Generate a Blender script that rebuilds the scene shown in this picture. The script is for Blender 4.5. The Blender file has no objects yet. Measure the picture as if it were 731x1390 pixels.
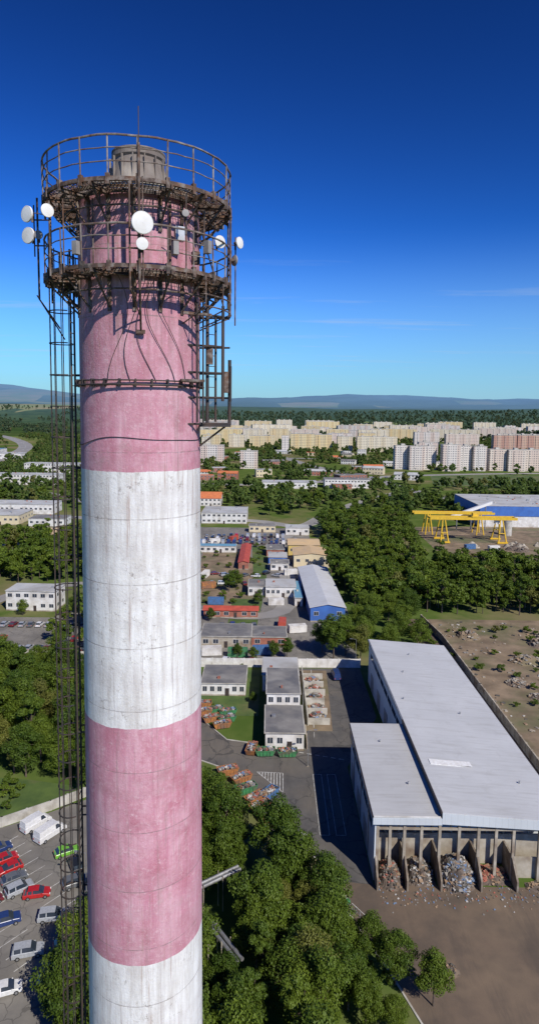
import bpy, math, random
import numpy as np
from mathutils import Matrix, Vector, noise
random.seed(7); np.random.seed(7)
S=bpy.context.scene; COL=S.collection
CAMH=75.0
# ------------------------------------------------------------ materials
def N(nt,t,**k):
    n=nt.nodes.new(t)
    for a,b in k.items(): setattr(n,a,b)
    return n
def newmat(name):
    m=bpy.data.materials.new(name); m.use_nodes=True
    return m,m.node_tree,m.node_tree.nodes['Principled BSDF']
def mth(nt,op,a,b=None,c=None,clamp=False):
    n=N(nt,'ShaderNodeMath',operation=op); n.use_clamp=clamp
    for i,x in enumerate((a,b,c)):
        if x is None: continue
        if isinstance(x,(int,float)): n.inputs[i].default_value=x
        else: nt.links.new(x,n.inputs[i])
    return n.outputs[0]
def mix(nt,f,a,b):
    n=N(nt,'ShaderNodeMix',data_type='RGBA')
    for i,x in ((0,f),(6,a),(7,b)):
        if isinstance(x,(int,float)): n.inputs[i].default_value=x
        elif isinstance(x,tuple): n.inputs[i].default_value=(*x[:3],1)
        else: nt.links.new(x,n.inputs[i])
    return n.outputs[2]
def nz(nt,vec,scale,detail=4,rough=.55,lo=.35,hi=.65):
    n=N(nt,'ShaderNodeTexNoise'); n.inputs['Scale'].default_value=scale
    n.inputs['Detail'].default_value=detail; n.inputs['Roughness'].default_value=rough
    if vec is not None: nt.links.new(vec,n.inputs['Vector'])
    r=N(nt,'ShaderNodeMapRange'); r.inputs[1].default_value=lo; r.inputs[2].default_value=hi
    nt.links.new(n.outputs[0],r.inputs[0]); return r.outputs[0]
def vscale(nt,vec,s):
    n=N(nt,'ShaderNodeVectorMath',operation='MULTIPLY'); nt.links.new(vec,n.inputs[0]); n.inputs[1].default_value=s
    return n.outputs[0]
def mat(name,c1,c2=None,scale=1.0,rough=.75,metal=0,bump=0,c3=None,scale2=None,lo=.35,hi=.65):
    m,nt,b=newmat(name); pos=N(nt,'ShaderNodeNewGeometry').outputs['Position']
    if c2 is None: c2=tuple(x*.75 for x in c1)
    col=mix(nt,nz(nt,pos,scale,lo=lo,hi=hi),c1,c2)
    if c3: col=mix(nt,nz(nt,pos,scale2 or scale*.2,lo=.48,hi=.68),col,c3)
    nt.links.new(col,b.inputs['Base Color']); b.inputs['Roughness'].default_value=rough; b.inputs['Metallic'].default_value=metal
    if bump:
        bp=N(nt,'ShaderNodeBump'); bp.inputs['Strength'].default_value=bump; bp.inputs['Distance'].default_value=.1
        nt.links.new(nz(nt,pos,scale*4,lo=0,hi=1),bp.inputs['Height']); nt.links.new(bp.outputs[0],b.inputs['Normal'])
    return m
def paint(name,c,rough=.3):
    m,nt,b=newmat(name); b.inputs['Roughness'].default_value=rough
    pos=N(nt,'ShaderNodeTexCoord').outputs['Object']
    nt.links.new(mix(nt,nz(nt,pos,3),c,tuple(x*.8 for x in c)),b.inputs['Base Color'])
    b.inputs['Coat Weight'].default_value=.4
    return m
def groundmat(name,c1,c2,c3,c4,s1,s2,s3,crack=0):
    # worn hard surface: broad tone patches, stretched tyre/dirt smears, fine grain, repair patches
    m,nt,b=newmat(name); pos=N(nt,'ShaderNodeNewGeometry').outputs['Position']
    col=mix(nt,nz(nt,pos,s1,6,.65,.38,.62),c1,c2)
    col=mix(nt,nz(nt,pos,s2,4,.6,.46,.66),col,c3)
    col=mix(nt,mth(nt,'MULTIPLY',nz(nt,vscale(nt,pos,(1,.18,1)),s3,6,.7,.5,.7),.6),col,c4)
    col=mix(nt,mth(nt,'MULTIPLY',nz(nt,pos,6,3,.7,.4,.7),.25),col,c2)
    if crack:
        vo=N(nt,'ShaderNodeTexVoronoi',feature='DISTANCE_TO_EDGE'); vo.inputs['Scale'].default_value=crack
        wn=N(nt,'ShaderNodeTexNoise'); wn.inputs['Scale'].default_value=.5; nt.links.new(pos,wn.inputs['Vector'])
        ad=N(nt,'ShaderNodeVectorMath',operation='ADD'); nt.links.new(pos,ad.inputs[0]); nt.links.new(vscale(nt,wn.outputs['Color'],(2.5,2.5,0)),ad.inputs[1]); nt.links.new(ad.outputs[0],vo.inputs['Vector'])
        col=mix(nt,mth(nt,'MULTIPLY',mth(nt,'LESS_THAN',vo.outputs['Distance'],.014),.55),col,tuple(x*.45 for x in c1))
    nt.links.new(col,b.inputs['Base Color']); b.inputs['Roughness'].default_value=.88
    return m
M={}
M['asphalt']=groundmat('asphalt',(.080,.077,.075),(.115,.108,.10),(.15,.13,.105),(.055,.052,.050),.3,.05,.25,.16)
M['asphalt_old']=groundmat('asphalt_old',(.165,.155,.14),(.22,.205,.18),(.12,.112,.10),(.26,.235,.20),.22,.06,.2,.22)
M['asphalt_far']=mat('asphalt_far',(.22,.21,.20),(.30,.29,.27),.05,.9)
M['asphalt_dirty']=groundmat('asphalt_dirty',(.15,.108,.075),(.10,.076,.056),(.20,.145,.095),(.065,.052,.042),.16,.07,.22)
M['dirt']=mat('dirt',(.27,.20,.13),(.15,.11,.07),.18,.95,c3=(.10,.115,.045),scale2=.05,bump=.5)
M['grass']=mat('grass_m',(.085,.135,.028),(.050,.090,.020),.3,.9,c3=(.16,.15,.06),scale2=.08,bump=.3)
M['line']=mat('road_paint',(.60,.60,.57),(.30,.29,.27),1.5,.6)
M['white']=mat('white_render',(.72,.71,.68),(.58,.56,.52),.5,.8,c3=(.46,.43,.38),scale2=.3)
M['cream']=mat('cream_render',(.66,.56,.36),(.55,.47,.32),.4,.8)
M['yellow_w']=mat('yellow_render',(.62,.45,.13),(.52,.40,.14),.4,.8)
M['blue_w']=mat('blue_cladding',(.05,.15,.45),(.04,.11,.35),.3,.6)
M['brick']=mat('brick_red',(.36,.14,.09),(.26,.10,.07),.6,.85)
M['conc']=mat('concrete',(.42,.38,.31),(.29,.25,.19),.6,.9,c3=(.18,.13,.09),scale2=.25)
M['conc_d']=mat('concrete_soiled',(.22,.18,.135),(.13,.10,.075),.6,.9,c3=(.36,.33,.28),scale2=.35)
M['conc_l']=mat('concrete_light',(.52,.50,.45),(.38,.36,.31),.6,.9,c3=(.28,.26,.22),scale2=.4)
M['felt']=mat('roof_felt',(.12,.12,.125),(.19,.18,.17),.25,.9,c3=(.26,.25,.23),scale2=.15)
M['felt_l']=mat('roof_felt_light',(.40,.41,.41),(.50,.50,.49),.2,.8,c3=(.30,.29,.27),scale2=.1)
M['red_roof']=mat('red_roof',(.48,.085,.05),(.35,.06,.04),.5,.7)
M['orange_roof']=mat('orange_tile',(.60,.19,.07),(.48,.15,.06),.5,.7)
M['tan_roof']=mat('tan_roof',(.60,.42,.22),(.50,.37,.22),.3,.7)
M['blue_roof']=mat('blue_roof',(.13,.32,.45),(.14,.28,.38),.4,.6)
M['steel_l']=mat('galvanised',(.42,.43,.44),(.28,.28,.28),1.2,.45,.6)
M['rust']=mat('rusty_steel',(.060,.047,.042),(.15,.072,.038),3.0,.8,.1,c3=(.22,.19,.17),scale2=6)
M['rail']=mat('weathered_rail',(.17,.15,.14),(.13,.07,.045),4.0,.7,.05,c3=(.33,.30,.27),scale2=3.5)
M['darksteel']=mat('dark_steel',(.035,.035,.038),(.08,.052,.040),2.0,.65,.2)
M['dish']=mat('dish_white',(.80,.80,.78),(.66,.64,.60),2,.45)
M['dish_d']=mat('dish_grey',(.30,.28,.26),(.2,.18,.17),2,.5)
M['glass']=mat('window_glass',(.025,.035,.05),(.05,.06,.08),.4,.08)
M['tyre']=mat('rubber',(.02,.02,.02),None,2,.8)
M['yellow']=mat('crane_yellow',(.75,.48,.03),(.6,.38,.03),.8,.5)
M['bark']=mat('bark',(.13,.10,.07),(.07,.05,.04),3,.9)
M['skip_o']=mat('skip_orange',(.46,.19,.05),(.24,.11,.055),1.2,.65,c3=(.18,.11,.08),scale2=.7)
M['skip_g']=mat('skip_green',(.05,.25,.09),(.05,.14,.07),1.2,.65,c3=(.13,.11,.08),scale2=.7)
M['skip_b']=mat('skip_blue',(.07,.18,.38),(.07,.12,.22),1.2,.6)
M['waste']=mat('waste_fill',(.17,.13,.10),(.07,.055,.045),1.5,.95,bump=.5)
M['flue']=mat('flue_metal',(.22,.19,.165),(.13,.10,.085),2.2,.8,.1,c3=(.36,.32,.27),scale2=1.1)
for i,c in enumerate([(.5,.48,.45),(.32,.22,.14),(.10,.09,.075),(.17,.24,.36),(.38,.13,.09),(.25,.23,.20)]):
    M['junk%d'%i]=mat('junk_%d'%i,c,None,1,.8)
for k,c in dict(red=(.45,.02,.02),maroon=(.16,.02,.025),black=(.02,.022,.025),blue=(.025,.05,.16),silver=(.38,.40,.42),wht=(.72,.72,.71),green=(.18,.46,.05),grey=(.13,.14,.15)).items():
    M['car_'+k]=paint('car_'+k,c)
def panelmat(name,c,axis_w=1.0,rough=.5,dark=.8,ln_=.35,stain=None):
    m,nt,b=newmat(name); pos=N(nt,'ShaderNodeNewGeometry').outputs['Position']
    sx=N(nt,'ShaderNodeSeparateXYZ'); nt.links.new(pos,sx.inputs[0])
    u=mth(nt,'ADD',sx.outputs[0],sx.outputs[1]) if not stain else sx.outputs[1]
    fr=mth(nt,'FRACT',mth(nt,'DIVIDE',u,axis_w)); ln=mth(nt,'LESS_THAN',fr,.06)
    col=mix(nt,nz(nt,pos,.12,lo=.3,hi=.7),c,tuple(x*dark for x in c))
    if stain:
        col=mix(nt,mth(nt,'MULTIPLY',nz(nt,vscale(nt,pos,(.12,1.3,1)),1,5,.6,.5,.7),.6),col,stain)
        col=mix(nt,mth(nt,'MULTIPLY',nz(nt,pos,.5,6,.7,.55,.72),.45),col,stain)
    col=mix(nt,mth(nt,'MULTIPLY',ln,ln_),col,tuple(x*.5 for x in c))
    nt.links.new(col,b.inputs['Base Color']); b.inputs['Roughness'].default_value=rough
    return m
M['panel']=panelmat('hall_panel',(.58,.62,.64))
M['hallroof']=panelmat('hall_roof_sheet',(.53,.535,.535),1.0,.55,.88,.20,(.38,.375,.36))
M['hallroof2']=panelmat('hall_roof_sheet_b',(.49,.49,.48),1.0,.55,.88,.20,(.36,.35,.33))
M['metal_roof']=panelmat('metal_roof',(.58,.59,.60),1.0,.55,.88,.2,(.40,.38,.36))
def aptmat(name,c,c2):
    m,nt,b=newmat(name); pos=N(nt,'ShaderNodeTexCoord').outputs['Object']
    s=N(nt,'ShaderNodeSeparateXYZ'); nt.links.new(pos,s.inputs[0])
    u=mth(nt,'ADD',s.outputs[0],s.outputs[1]); z=s.outputs[2]
    fu=mth(nt,'FRACT',mth(nt,'DIVIDE',u,3.1)); fz=mth(nt,'FRACT',mth(nt,'DIVIDE',z,2.9))
    w=mth(nt,'MULTIPLY',mth(nt,'MULTIPLY',mth(nt,'GREATER_THAN',fu,.25),mth(nt,'LESS_THAN',fu,.8)),
          mth(nt,'MULTIPLY',mth(nt,'GREATER_THAN',fz,.32),mth(nt,'LESS_THAN',fz,.82)))
    st=mth(nt,'LESS_THAN',mth(nt,'FRACT',mth(nt,'DIVIDE',u,21.7)),.4)
    oi=N(nt,'ShaderNodeObjectInfo').outputs['Random']
    base=mix(nt,st,c,c2); base=mix(nt,mth(nt,'MULTIPLY',oi,.25),base,(.45,.40,.36))
    nt.links.new(mix(nt,mth(nt,'MULTIPLY',w,.7),base,(.08,.09,.11)),b.inputs['Base Color'])
    b.inputs['Roughness'].default_value=.7
    return m
APT=dict(white=aptmat('apt_white',(.66,.61,.55),(.62,.50,.42)),yel=aptmat('apt_yellow',(.68,.56,.31),(.66,.50,.24)),
 cream=aptmat('apt_cream',(.68,.61,.46),(.64,.55,.38)),pink=aptmat('apt_pink',(.62,.50,.41),(.66,.57,.47)),red=aptmat('apt_red',(.44,.24,.17),(.52,.34,.24)))
def leafmat(name,c1,c2):
    m,nt,b=newmat(name); b.inputs['Roughness'].default_value=.55; b.inputs['Specular IOR Level'].default_value=.25
    at=N(nt,'ShaderNodeAttribute',attribute_name='tint').outputs['Fac']
    oi=N(nt,'ShaderNodeObjectInfo').outputs['Random']
    f=mth(nt,'ADD',mth(nt,'MULTIPLY',at,.5),mth(nt,'MULTIPLY',oi,.5))
    col=mix(nt,f,c1,c2)
    dry=mth(nt,'GREATER_THAN',mth(nt,'FRACT',mth(nt,'MULTIPLY',oi,37.7)),.93)
    col=mix(nt,mth(nt,'MULTIPLY',dry,.45),col,(.20,.16,.05))
    nt.links.new(col,b.inputs['Base Color'])
    tr=N(nt,'ShaderNodeBsdfTranslucent'); nt.links.new(col,tr.inputs[0])
    ms=N(nt,'ShaderNodeMixShader'); ms.inputs[0].default_value=.32
    nt.links.new(b.outputs[0],ms.inputs[1]); nt.links.new(tr.outputs[0],ms.inputs[2])
    nt.links.new(ms.outputs[0],nt.nodes['Material Output'].inputs[0]); return m
M['leaf']=leafmat('foliage',(.036,.078,.010),(.165,.225,.024))
M['leaf_far']=leafmat('foliage_far',(.042,.085,.018),(.14,.195,.038))
M['leaf_dist']=leafmat('foliage_distant',(.045,.085,.042),(.105,.15,.07))  # paler, bluer leaf colour stands in for haze on the farthest trees
# ------------------------------------------------------------ mesh builder
class MB:
    def __init__(s): s.v=[];s.f=[];s.m=[];s.mats=[]
    def mi(s,k):
        if k not in s.mats: s.mats.append(k)
        return s.mats.index(k)
    def add(s,vs,fs,k):
        o=len(s.v); s.v+=[tuple(a) for a in vs]; i=s.mi(k)
        for f in fs: s.f.append([o+j for j in f]); s.m.append(i)
    def prism(s,poly,z0,z1,k,top=None):
        n=len(poly); vs=[(x,y,z0) for x,y in poly]+[(x,y,z1) for x,y in poly]
        s.add(vs,[[i,(i+1)%n,n+(i+1)%n,n+i] for i in range(n)]+[list(range(n))[::-1]],k)
        s.add([(x,y,z1) for x,y in poly],[list(range(n))],top or k)
    def box(s,x0,y0,z0,x1,y1,z1,k):
        s.prism([(x0,y0),(x1,y0),(x1,y1),(x0,y1)],z0,z1,k)
    def obox(s,c,hx,hy,hz,rz,k,tilt=0):
        R=Matrix.Rotation(rz,3,'Z')@Matrix.Rotation(tilt,3,'X')
        vs=[tuple(Vector(c)+R@Vector((a*hx,b*hy,d*hz))) for d in(-1,1) for a,b in((-1,-1),(1,-1),(1,1),(-1,1))]
        s.add(vs,[[3,2,1,0],[4,5,6,7],[0,1,5,4],[1,2,6,5],[2,3,7,6],[3,0,4,7]],k)
    def cyl(s,p0,p1,r0,r1=None,n=8,k='rust',cap=True):
        if r1 is None: r1=r0
        p0=Vector(p0);p1=Vector(p1);d=(p1-p0).normalized()
        a=d.orthogonal().normalized();b=d.cross(a)
        vs=[]
        for p,r in((p0,r0),(p1,r1)):
            for i in range(n):
                t=2*math.pi*i/n; vs.append(p+a*r*math.cos(t)+b*r*math.sin(t))
        fs=[[i,(i+1)%n,n+(i+1)%n,n+i] for i in range(n)]
        if cap: fs+=[list(range(n))[::-1],list(range(n,2*n))]
        s.add(vs,fs,k)
    def ring(s,c,R,r,n=64,k='rail',a0=0,a1=2*math.pi,m=6):
        full=abs(a1-a0-2*math.pi)<1e-4; cnt=n if full else n+1
        vs=[]
        for i in range(cnt):
            t=a0+(a1-a0)*i/n
            for j in range(m):
                q=2*math.pi*j/m; rr=R+r*math.cos(q)
                vs.append((c[0]+rr*math.cos(t),c[1]+rr*math.sin(t),c[2]+r*math.sin(q)))
        fs=[]
        for i in range(n):
            i2=(i+1)%cnt
            for j in range(m): fs.append([i*m+j,i2*m+j,i2*m+(j+1)%m,i*m+(j+1)%m])
        s.add(vs,fs,k)
    def band(s,c,r0,r1,z0,z1,n=64,k='rust'):
        vs=[]
        for r,z in((r0,z0),(r1,z0),(r1,z1),(r0,z1)):
            for i in range(n):
                t=2*math.pi*i/n; vs.append((c[0]+r*math.cos(t),c[1]+r*math.sin(t),z))
        fs=[]
        for q in range(4):
            for i in range(n): fs.append([q*n+i,q*n+(i+1)%n,((q+1)%4)*n+(i+1)%n,((q+1)%4)*n+i])
        s.add(vs,fs,k)
    def build(s,name,parent=None,loc=(0,0,0),rz=0,smooth=False):
        me=bpy.data.meshes.new(name); me.from_pydata(s.v,[],s.f)
        for k in s.mats: me.materials.append(M[k] if isinstance(k,str) else k)
        me.polygons.foreach_set('material_index',s.m)
        if smooth: me.polygons.foreach_set('use_smooth',[True]*len(s.f))
        me.update(); o=bpy.data.objects.new(name,me); COL.objects.link(o)
        o.location=loc;o.rotation_euler=(0,0,rz)
        if parent: o.parent=parent
        return o
def empty(name,loc=(0,0,0),rz=0):
    e=bpy.data.objects.new(name,None); COL.objects.link(e); e.location=loc; e.rotation_euler=(0,0,rz); e.empty_display_size=.5
    return e
def sheet(name,poly,z,k):
    b=MB(); b.add([(x,y,z) for x,y in poly],[list(range(len(poly)))],k); return b.build(name)
ROADS=[]
def strip(name,pts,w,z,k,curb=False):
    ROADS.append((pts,w)); b=MB(); L=[];R=[]
    for i,p in enumerate(pts):
        a=Vector(pts[max(i-1,0)]);c=Vector(pts[min(i+1,len(pts)-1)]); d=(c-a).normalized(); n=Vector((-d.y,d.x))
        L.append(Vector(p)+n*w/2);R.append(Vector(p)-n*w/2)
    for i in range(len(pts)-1):
        b.add([(R[i].x,R[i].y,z),(R[i+1].x,R[i+1].y,z),(L[i+1].x,L[i+1].y,z),(L[i].x,L[i].y,z)],[[0,1,2,3]],k)
        if curb:
            for E in(L,R):
                m=(E[i]+E[i+1])/2; dd=E[i+1]-E[i]
                b.obox((m.x,m.y,.07),dd.length/2,.15,.07,math.atan2(dd.y,dd.x),'conc_l')
            if w>9:
                m0=(L[i]+R[i])/2;m1=(L[i+1]+R[i+1])/2; q=m0+(m1-m0)*.5; dd=q-m0; nn=Vector((-dd.y,dd.x)).normalized()*.3
                b.add([(*(m0-nn),z+.02),(*(q-nn),z+.02),(*(q+nn),z+.02),(*(m0+nn),z+.02)],[[0,1,2,3]],'line')
    return b.build(name)
def smoothpts(pts,n=6):
    P=[Vector(p) for p in pts]; out=[]
    for i in range(len(P)-1):
        a=P[max(i-1,0)];b=P[i];c=P[i+1];d=P[min(i+2,len(P)-1)]
        for j in range(n):
            t=j/n; out.append(.5*((2*b)+(c-a)*t+(2*a-5*b+4*c-d)*t*t+(3*b-a-3*c+d)*t**3))
    out.append(P[-1]); return out
# ------------------------------------------------------------ terrain
def sm(x,a,b):
    t=max(0,min(1,(x-a)/(b-a))); return t*t*(3-2*t)
def fb(x,y,s,o=0):
    return noise.fractal(Vector((x/s,y/s,o)),1.0,2.0,4)
def tz(x,y):
    if y<1500: return 0
    d=math.hypot(x,y)
    z=sm(d,2500,4400)*(84+16*fb(x,y,1500,3.1)+6*fb(x,y,300,1))
    z+=sm(d,6000,9000)*(105+75*fb(x,y,2600,7.7)+20*fb(x,y,700,2))
    z+=220*math.exp(-((x+4600)/2300)**2-((y-9000)/1900)**2)
    z+=60*math.exp(-((x-1200)/1800)**2-((y-9500)/1500)**2)
    return z
xs=sorted(set(list(np.linspace(-14000,14000,201))+list(np.linspace(-2000,2000,41))))
ys=[-2500,-500,0,300,600,1000,1500,2000]+list(np.geomspace(2400,17000,150))
V=[];Fc=[]
for y in ys:
    for x in xs: V.append((x,y,tz(x,y)))
nx=len(xs)
for j in range(len(ys)-1):
    for i in range(nx-1):
        a=j*nx+i; Fc.append((a,a+1,a+nx+1,a+nx))
gm,nt,b=newmat('ground_m'); pos=N(nt,'ShaderNodeNewGeometry').outputs['Position']
ln=N(nt,'ShaderNodeVectorMath',operation='LENGTH'); nt.links.new(pos,ln.inputs[0]); dist=ln.outputs['Value']
near=mix(nt,nz(nt,pos,.12,6),(.070,.115,.025),(.11,.15,.038)); near=mix(nt,nz(nt,pos,.015,5,lo=.5,hi=.62),near,(.19,.165,.085))
far=mix(nt,nz(nt,pos,.012,8,.75,.35,.65),(.022,.050,.016),(.07,.11,.035))
fld=mix(nt,nz(nt,pos,.004,2),(.30,.24,.12),(.14,.22,.06))
sx=N(nt,'ShaderNodeSeparateXYZ'); nt.links.new(pos,sx.inputs[0])
vor=N(nt,'ShaderNodeTexVoronoi'); vor.inputs['Scale'].default_value=.0016; nt.links.new(pos,vor.inputs['Vector'])
sc=N(nt,'ShaderNodeSeparateColor'); nt.links.new(vor.outputs['Color'],sc.inputs[0])
leftw=N(nt,'ShaderNodeMapRange'); leftw.inputs[1].default_value=-400; leftw.inputs[2].default_value=-1500; leftw.inputs[3].default_value=.90; leftw.inputs[4].default_value=.35
nt.links.new(sx.outputs[0],leftw.inputs[0])
far=mix(nt,mth(nt,'GREATER_THAN',sc.outputs[0],leftw.outputs[0]),far,fld)
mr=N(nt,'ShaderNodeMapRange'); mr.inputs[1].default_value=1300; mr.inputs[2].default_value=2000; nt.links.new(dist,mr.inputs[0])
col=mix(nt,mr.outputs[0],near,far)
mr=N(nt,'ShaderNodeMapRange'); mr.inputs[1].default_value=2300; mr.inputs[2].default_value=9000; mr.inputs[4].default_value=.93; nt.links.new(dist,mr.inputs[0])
col=mix(nt,mr.outputs[0],col,(.125,.235,.36))  # aerial haze painted into the base colour: ground turns bluer with distance
nt.links.new(col,b.inputs['Base Color']); b.inputs['Roughness'].default_value=1; b.inputs['Specular IOR Level'].default_value=0
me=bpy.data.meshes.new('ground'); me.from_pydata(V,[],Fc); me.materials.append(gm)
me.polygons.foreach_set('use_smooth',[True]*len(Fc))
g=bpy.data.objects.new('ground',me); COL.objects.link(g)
# ------------------------------------------------------------ yards & roads
sheet('industrial_yard',[(-60,180),(27.3,180),(27.3,206),(30,232),(27,290),(24,345),(24,400),(-60,400)],.02,'asphalt_old')
sheet('dirt_yard',[(-32,238),(-6,238),(-6,300),(-12,330),(-34,330)],.05,'dirt')
sheet('lawn',[(-14,213),(-4,212),(-2,246),(-14,248)],.06,'grass')
sheet('lawn',[(-6,262),(-1,262),(0,345),(-9,345)],.06,'grass')
sheet('lawn',[(-19,150),(-2,150),(-2,178),(-19,178)],.05,'grass')
sheet('lawn',[(28,345),(60,345),(90,440),(26,440)],.03,'grass')
YE=[(17.2,92),(13,90),(11,97),(7,102),(3,109),(.5,115),(-3.5,121),(-9,127),(-16,131),(-28,136)]
sheet('service_yard',[(-28,146),(-15,147),(-9,138.5),(-2.6,137),(-.4,134.2),(8.4,134.2),(9.3,144),(9.2,159),(8.4,179.5),(26.9,179.5),(26.9,150),(17.2,128)]+YE,.03,'asphalt')
sheet('service_yard',[(11.8,95),(12.5,89),(15,83),(17.5,77),(20,70),(20,55),(70,55),(62,100),(60,130),(58,225),(48.7,225),(48.7,94),(17.3,94.2)],.045,'asphalt_dirty')
b=MB()
for P_ in (YE[1:],[(12.4,89),(14.9,83),(17.4,77),(19.9,70),(19.9,56)],[(-28,146.1),(-15,147.1),(-9,138.6),(-2.7,137.1)]):
    for p_,q_ in zip(P_[:-1],P_[1:]):
        p_=Vector(p_);q_=Vector(q_);d_=q_-p_; m_=(p_+q_)/2; b.obox((m_.x,m_.y,.07),d_.length/2,.12,.075,math.atan2(d_.y,d_.x),'conc_l')
b.build('kerb')
sheet('stall_yard',[(9.2,143),(15.5,143),(17,178),(8.4,178)],.05,'dirt')
sheet('dirt_field',[(58,62),(130,62),(150,225),(58,225)],.055,'dirt')
sheet('car_park',[(-31,118),(-40,111.5),(-47,107),(-90,90),(-80,50),(-20,50),(-25,95)],.03,'asphalt_old')
sheet('car_park',[(-110,186),(-50,186),(-50,226),(-75,228),(-76,222),(-110,222)],.03,'asphalt_old')
sheet('lawn',[(-75,108),(-47,108.5),(-41,112.5),(-33,119),(-48,122),(-75,124)],.04,'grass')
sheet('crane_yard',[(90,322),(190,322),(210,420),(92,410)],.04,'dirt')
sheet('sports_field',[(165,640),(300,640),(320,760),(190,760)],.05,'grass')
sheet('farm_field',[(-1400,1500),(-800,1300),(-760,1500),(-1200,1900)],.05,'dirt')
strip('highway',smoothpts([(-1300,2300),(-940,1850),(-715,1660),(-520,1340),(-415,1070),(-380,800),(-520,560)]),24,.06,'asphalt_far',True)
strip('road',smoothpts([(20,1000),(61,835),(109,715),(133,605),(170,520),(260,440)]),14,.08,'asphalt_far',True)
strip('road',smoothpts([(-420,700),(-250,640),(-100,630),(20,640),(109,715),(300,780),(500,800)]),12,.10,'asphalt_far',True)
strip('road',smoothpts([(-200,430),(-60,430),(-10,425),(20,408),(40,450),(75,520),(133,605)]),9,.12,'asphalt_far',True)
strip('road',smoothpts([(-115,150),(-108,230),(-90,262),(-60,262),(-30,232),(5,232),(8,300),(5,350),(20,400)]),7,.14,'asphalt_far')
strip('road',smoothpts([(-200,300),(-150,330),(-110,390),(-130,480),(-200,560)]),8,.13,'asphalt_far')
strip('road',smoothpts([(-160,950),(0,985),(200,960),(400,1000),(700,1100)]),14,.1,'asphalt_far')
def segd(p,a,b):
    p=Vector(p);a=Vector(a);b=Vector(b);t=max(0,min(1,(p-a).dot(b-a)/(b-a).length_squared)); return (p-(a+(b-a)*t)).length
def onroad(x,y,m=5):
    for P,w in ROADS:
        for i in range(0,len(P)-1):
            if abs(P[i][1]-y)>140: continue
            if segd((x,y),P[i],P[i+1])<w/2+m: return True
    return False
b=MB()
def seg(p,q,w=.15,z=.07):
    p=Vector(p);q=Vector(q);d=(q-p).normalized();n=Vector((-d.y,d.x))*w/2
    b.add([(*(p-n),z),(*(q-n),z),(*(q+n),z),(*(p+n),z)],[[0,1,2,3]],'line')
T=[(-1.9,125.7),(3.5,125.3),(3.4,118.6)]
for i in range(3): seg(T[i],T[(i+1)%3],.16,.07)
for i in range(1,9):
    t=i/9; seg((T[0][0]+(T[1][0]-T[0][0])*t,125.6-.35*t),(T[0][0]+(T[2][0]-T[0][0])*t,125.7+(118.6-125.7)*t),.2,.078)
for x in(9.7,12.6):
    seg((x,106),(x,125),.11); seg((x+1.7,106),(x+1.7,125),.11); seg((x,125),(x+1.7,125),.11,.078); seg((x,106),(x+1.7,106),.11,.078)
for i in range(7): seg((5.5+i*1.7,134.0-i*.5),(6.5+i*1.7,133.7-i*.5),.25)
seg((4.6,108.5),(7.6,105.6),.4)
for i in range(9): seg((11+.2*i,140+4.5*i),(11.1+.2*i,142.4+4.5*i),.15)
for i in range(12): seg((-46+i*1.8,101.5-i*1.8),(-43.2+i*1.8,104.9-i*1.8),.12,.05)
for i in range(8): seg((-44+i*1.8,88.5-i*1.8),(-41.2+i*1.8,91.9-i*1.8),.12,.05)
b.build('road_markings')
# ------------------------------------------------------------ chimney
CX,CY=-3.8,19.0
def cr(z):
    r=1.70+(80.6-z)*.0042
    if z<56: r+=((56-z)/56)**1.5*.9
    return r
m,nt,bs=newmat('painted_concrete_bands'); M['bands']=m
pos=N(nt,'ShaderNodeNewGeometry').outputs['Position']; s=N(nt,'ShaderNodeSeparateXYZ'); nt.links.new(pos,s.inputs[0])
wob=N(nt,'ShaderNodeTexNoise'); wob.inputs['Scale'].default_value=2.2; wob.inputs['Detail'].default_value=6; nt.links.new(pos,wob.inputs['Vector'])
zz=mth(nt,'ADD',s.outputs[2],mth(nt,'MULTIPLY',mth(nt,'SUBTRACT',wob.outputs[0],.5),.10))
q=mth(nt,'FRACT',mth(nt,'DIVIDE',mth(nt,'SUBTRACT',zz,73.25-14.62),14.62))
isw=mth(nt,'GREATER_THAN',q,.5)
st=vscale(nt,pos,(3.5,3.5,.30))
pink=mix(nt,nz(nt,st,1.0,9,.72,.36,.66),(.53,.215,.285),(.66,.39,.445))
pink=mix(nt,nz(nt,pos,1.1,10,.78,.44,.66),pink,(.45,.165,.215))
pink=mix(nt,mth(nt,'MULTIPLY',nz(nt,pos,7,9,.8,.54,.66),.6),pink,(.74,.54,.57))
pink=mix(nt,mth(nt,'MULTIPLY',nz(nt,vscale(nt,pos,(1.2,1.2,.5)),1.6,9,.8,.55,.66),.5),pink,(.40,.26,.26))
whit=mix(nt,nz(nt,st,1.0,9,.75,.42,.68),(.82,.81,.79),(.54,.51,.48))
whit=mix(nt,mth(nt,'MULTIPLY',nz(nt,vscale(nt,pos,(1.5,1.5,.7)),1,8,.7,.48,.66),.6),whit,(.56,.52,.48))
spk=nz(nt,pos,5,10,.85,.55,.62); big=nz(nt,vscale(nt,pos,(.9,.9,.6)),1,4,.6,.44,.58)
whit=mix(nt,mth(nt,'MULTIPLY',mth(nt,'MULTIPLY',spk,big),.85),whit,(.24,.20,.17))
col=mix(nt,isw,pink,whit)
chip=nz(nt,vscale(nt,pos,(1,1,.6)),9,9,.85,.64,.68); col=mix(nt,mth(nt,'MULTIPLY',chip,.6),col,(.66,.60,.57))
strk=mth(nt,'MULTIPLY',nz(nt,vscale(nt,pos,(5,5,.16)),1.4,6,.65,.56,.72),.6); col=mix(nt,strk,col,(.24,.16,.15))
rs=mth(nt,'MULTIPLY',nz(nt,vscale(nt,pos,(9,9,.35)),1.2,5,.6,.58,.72),nz(nt,pos,.35,2,.5,.45,.6)); col=mix(nt,mth(nt,'MULTIPLY',rs,.6),col,(.30,.15,.09))
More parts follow.
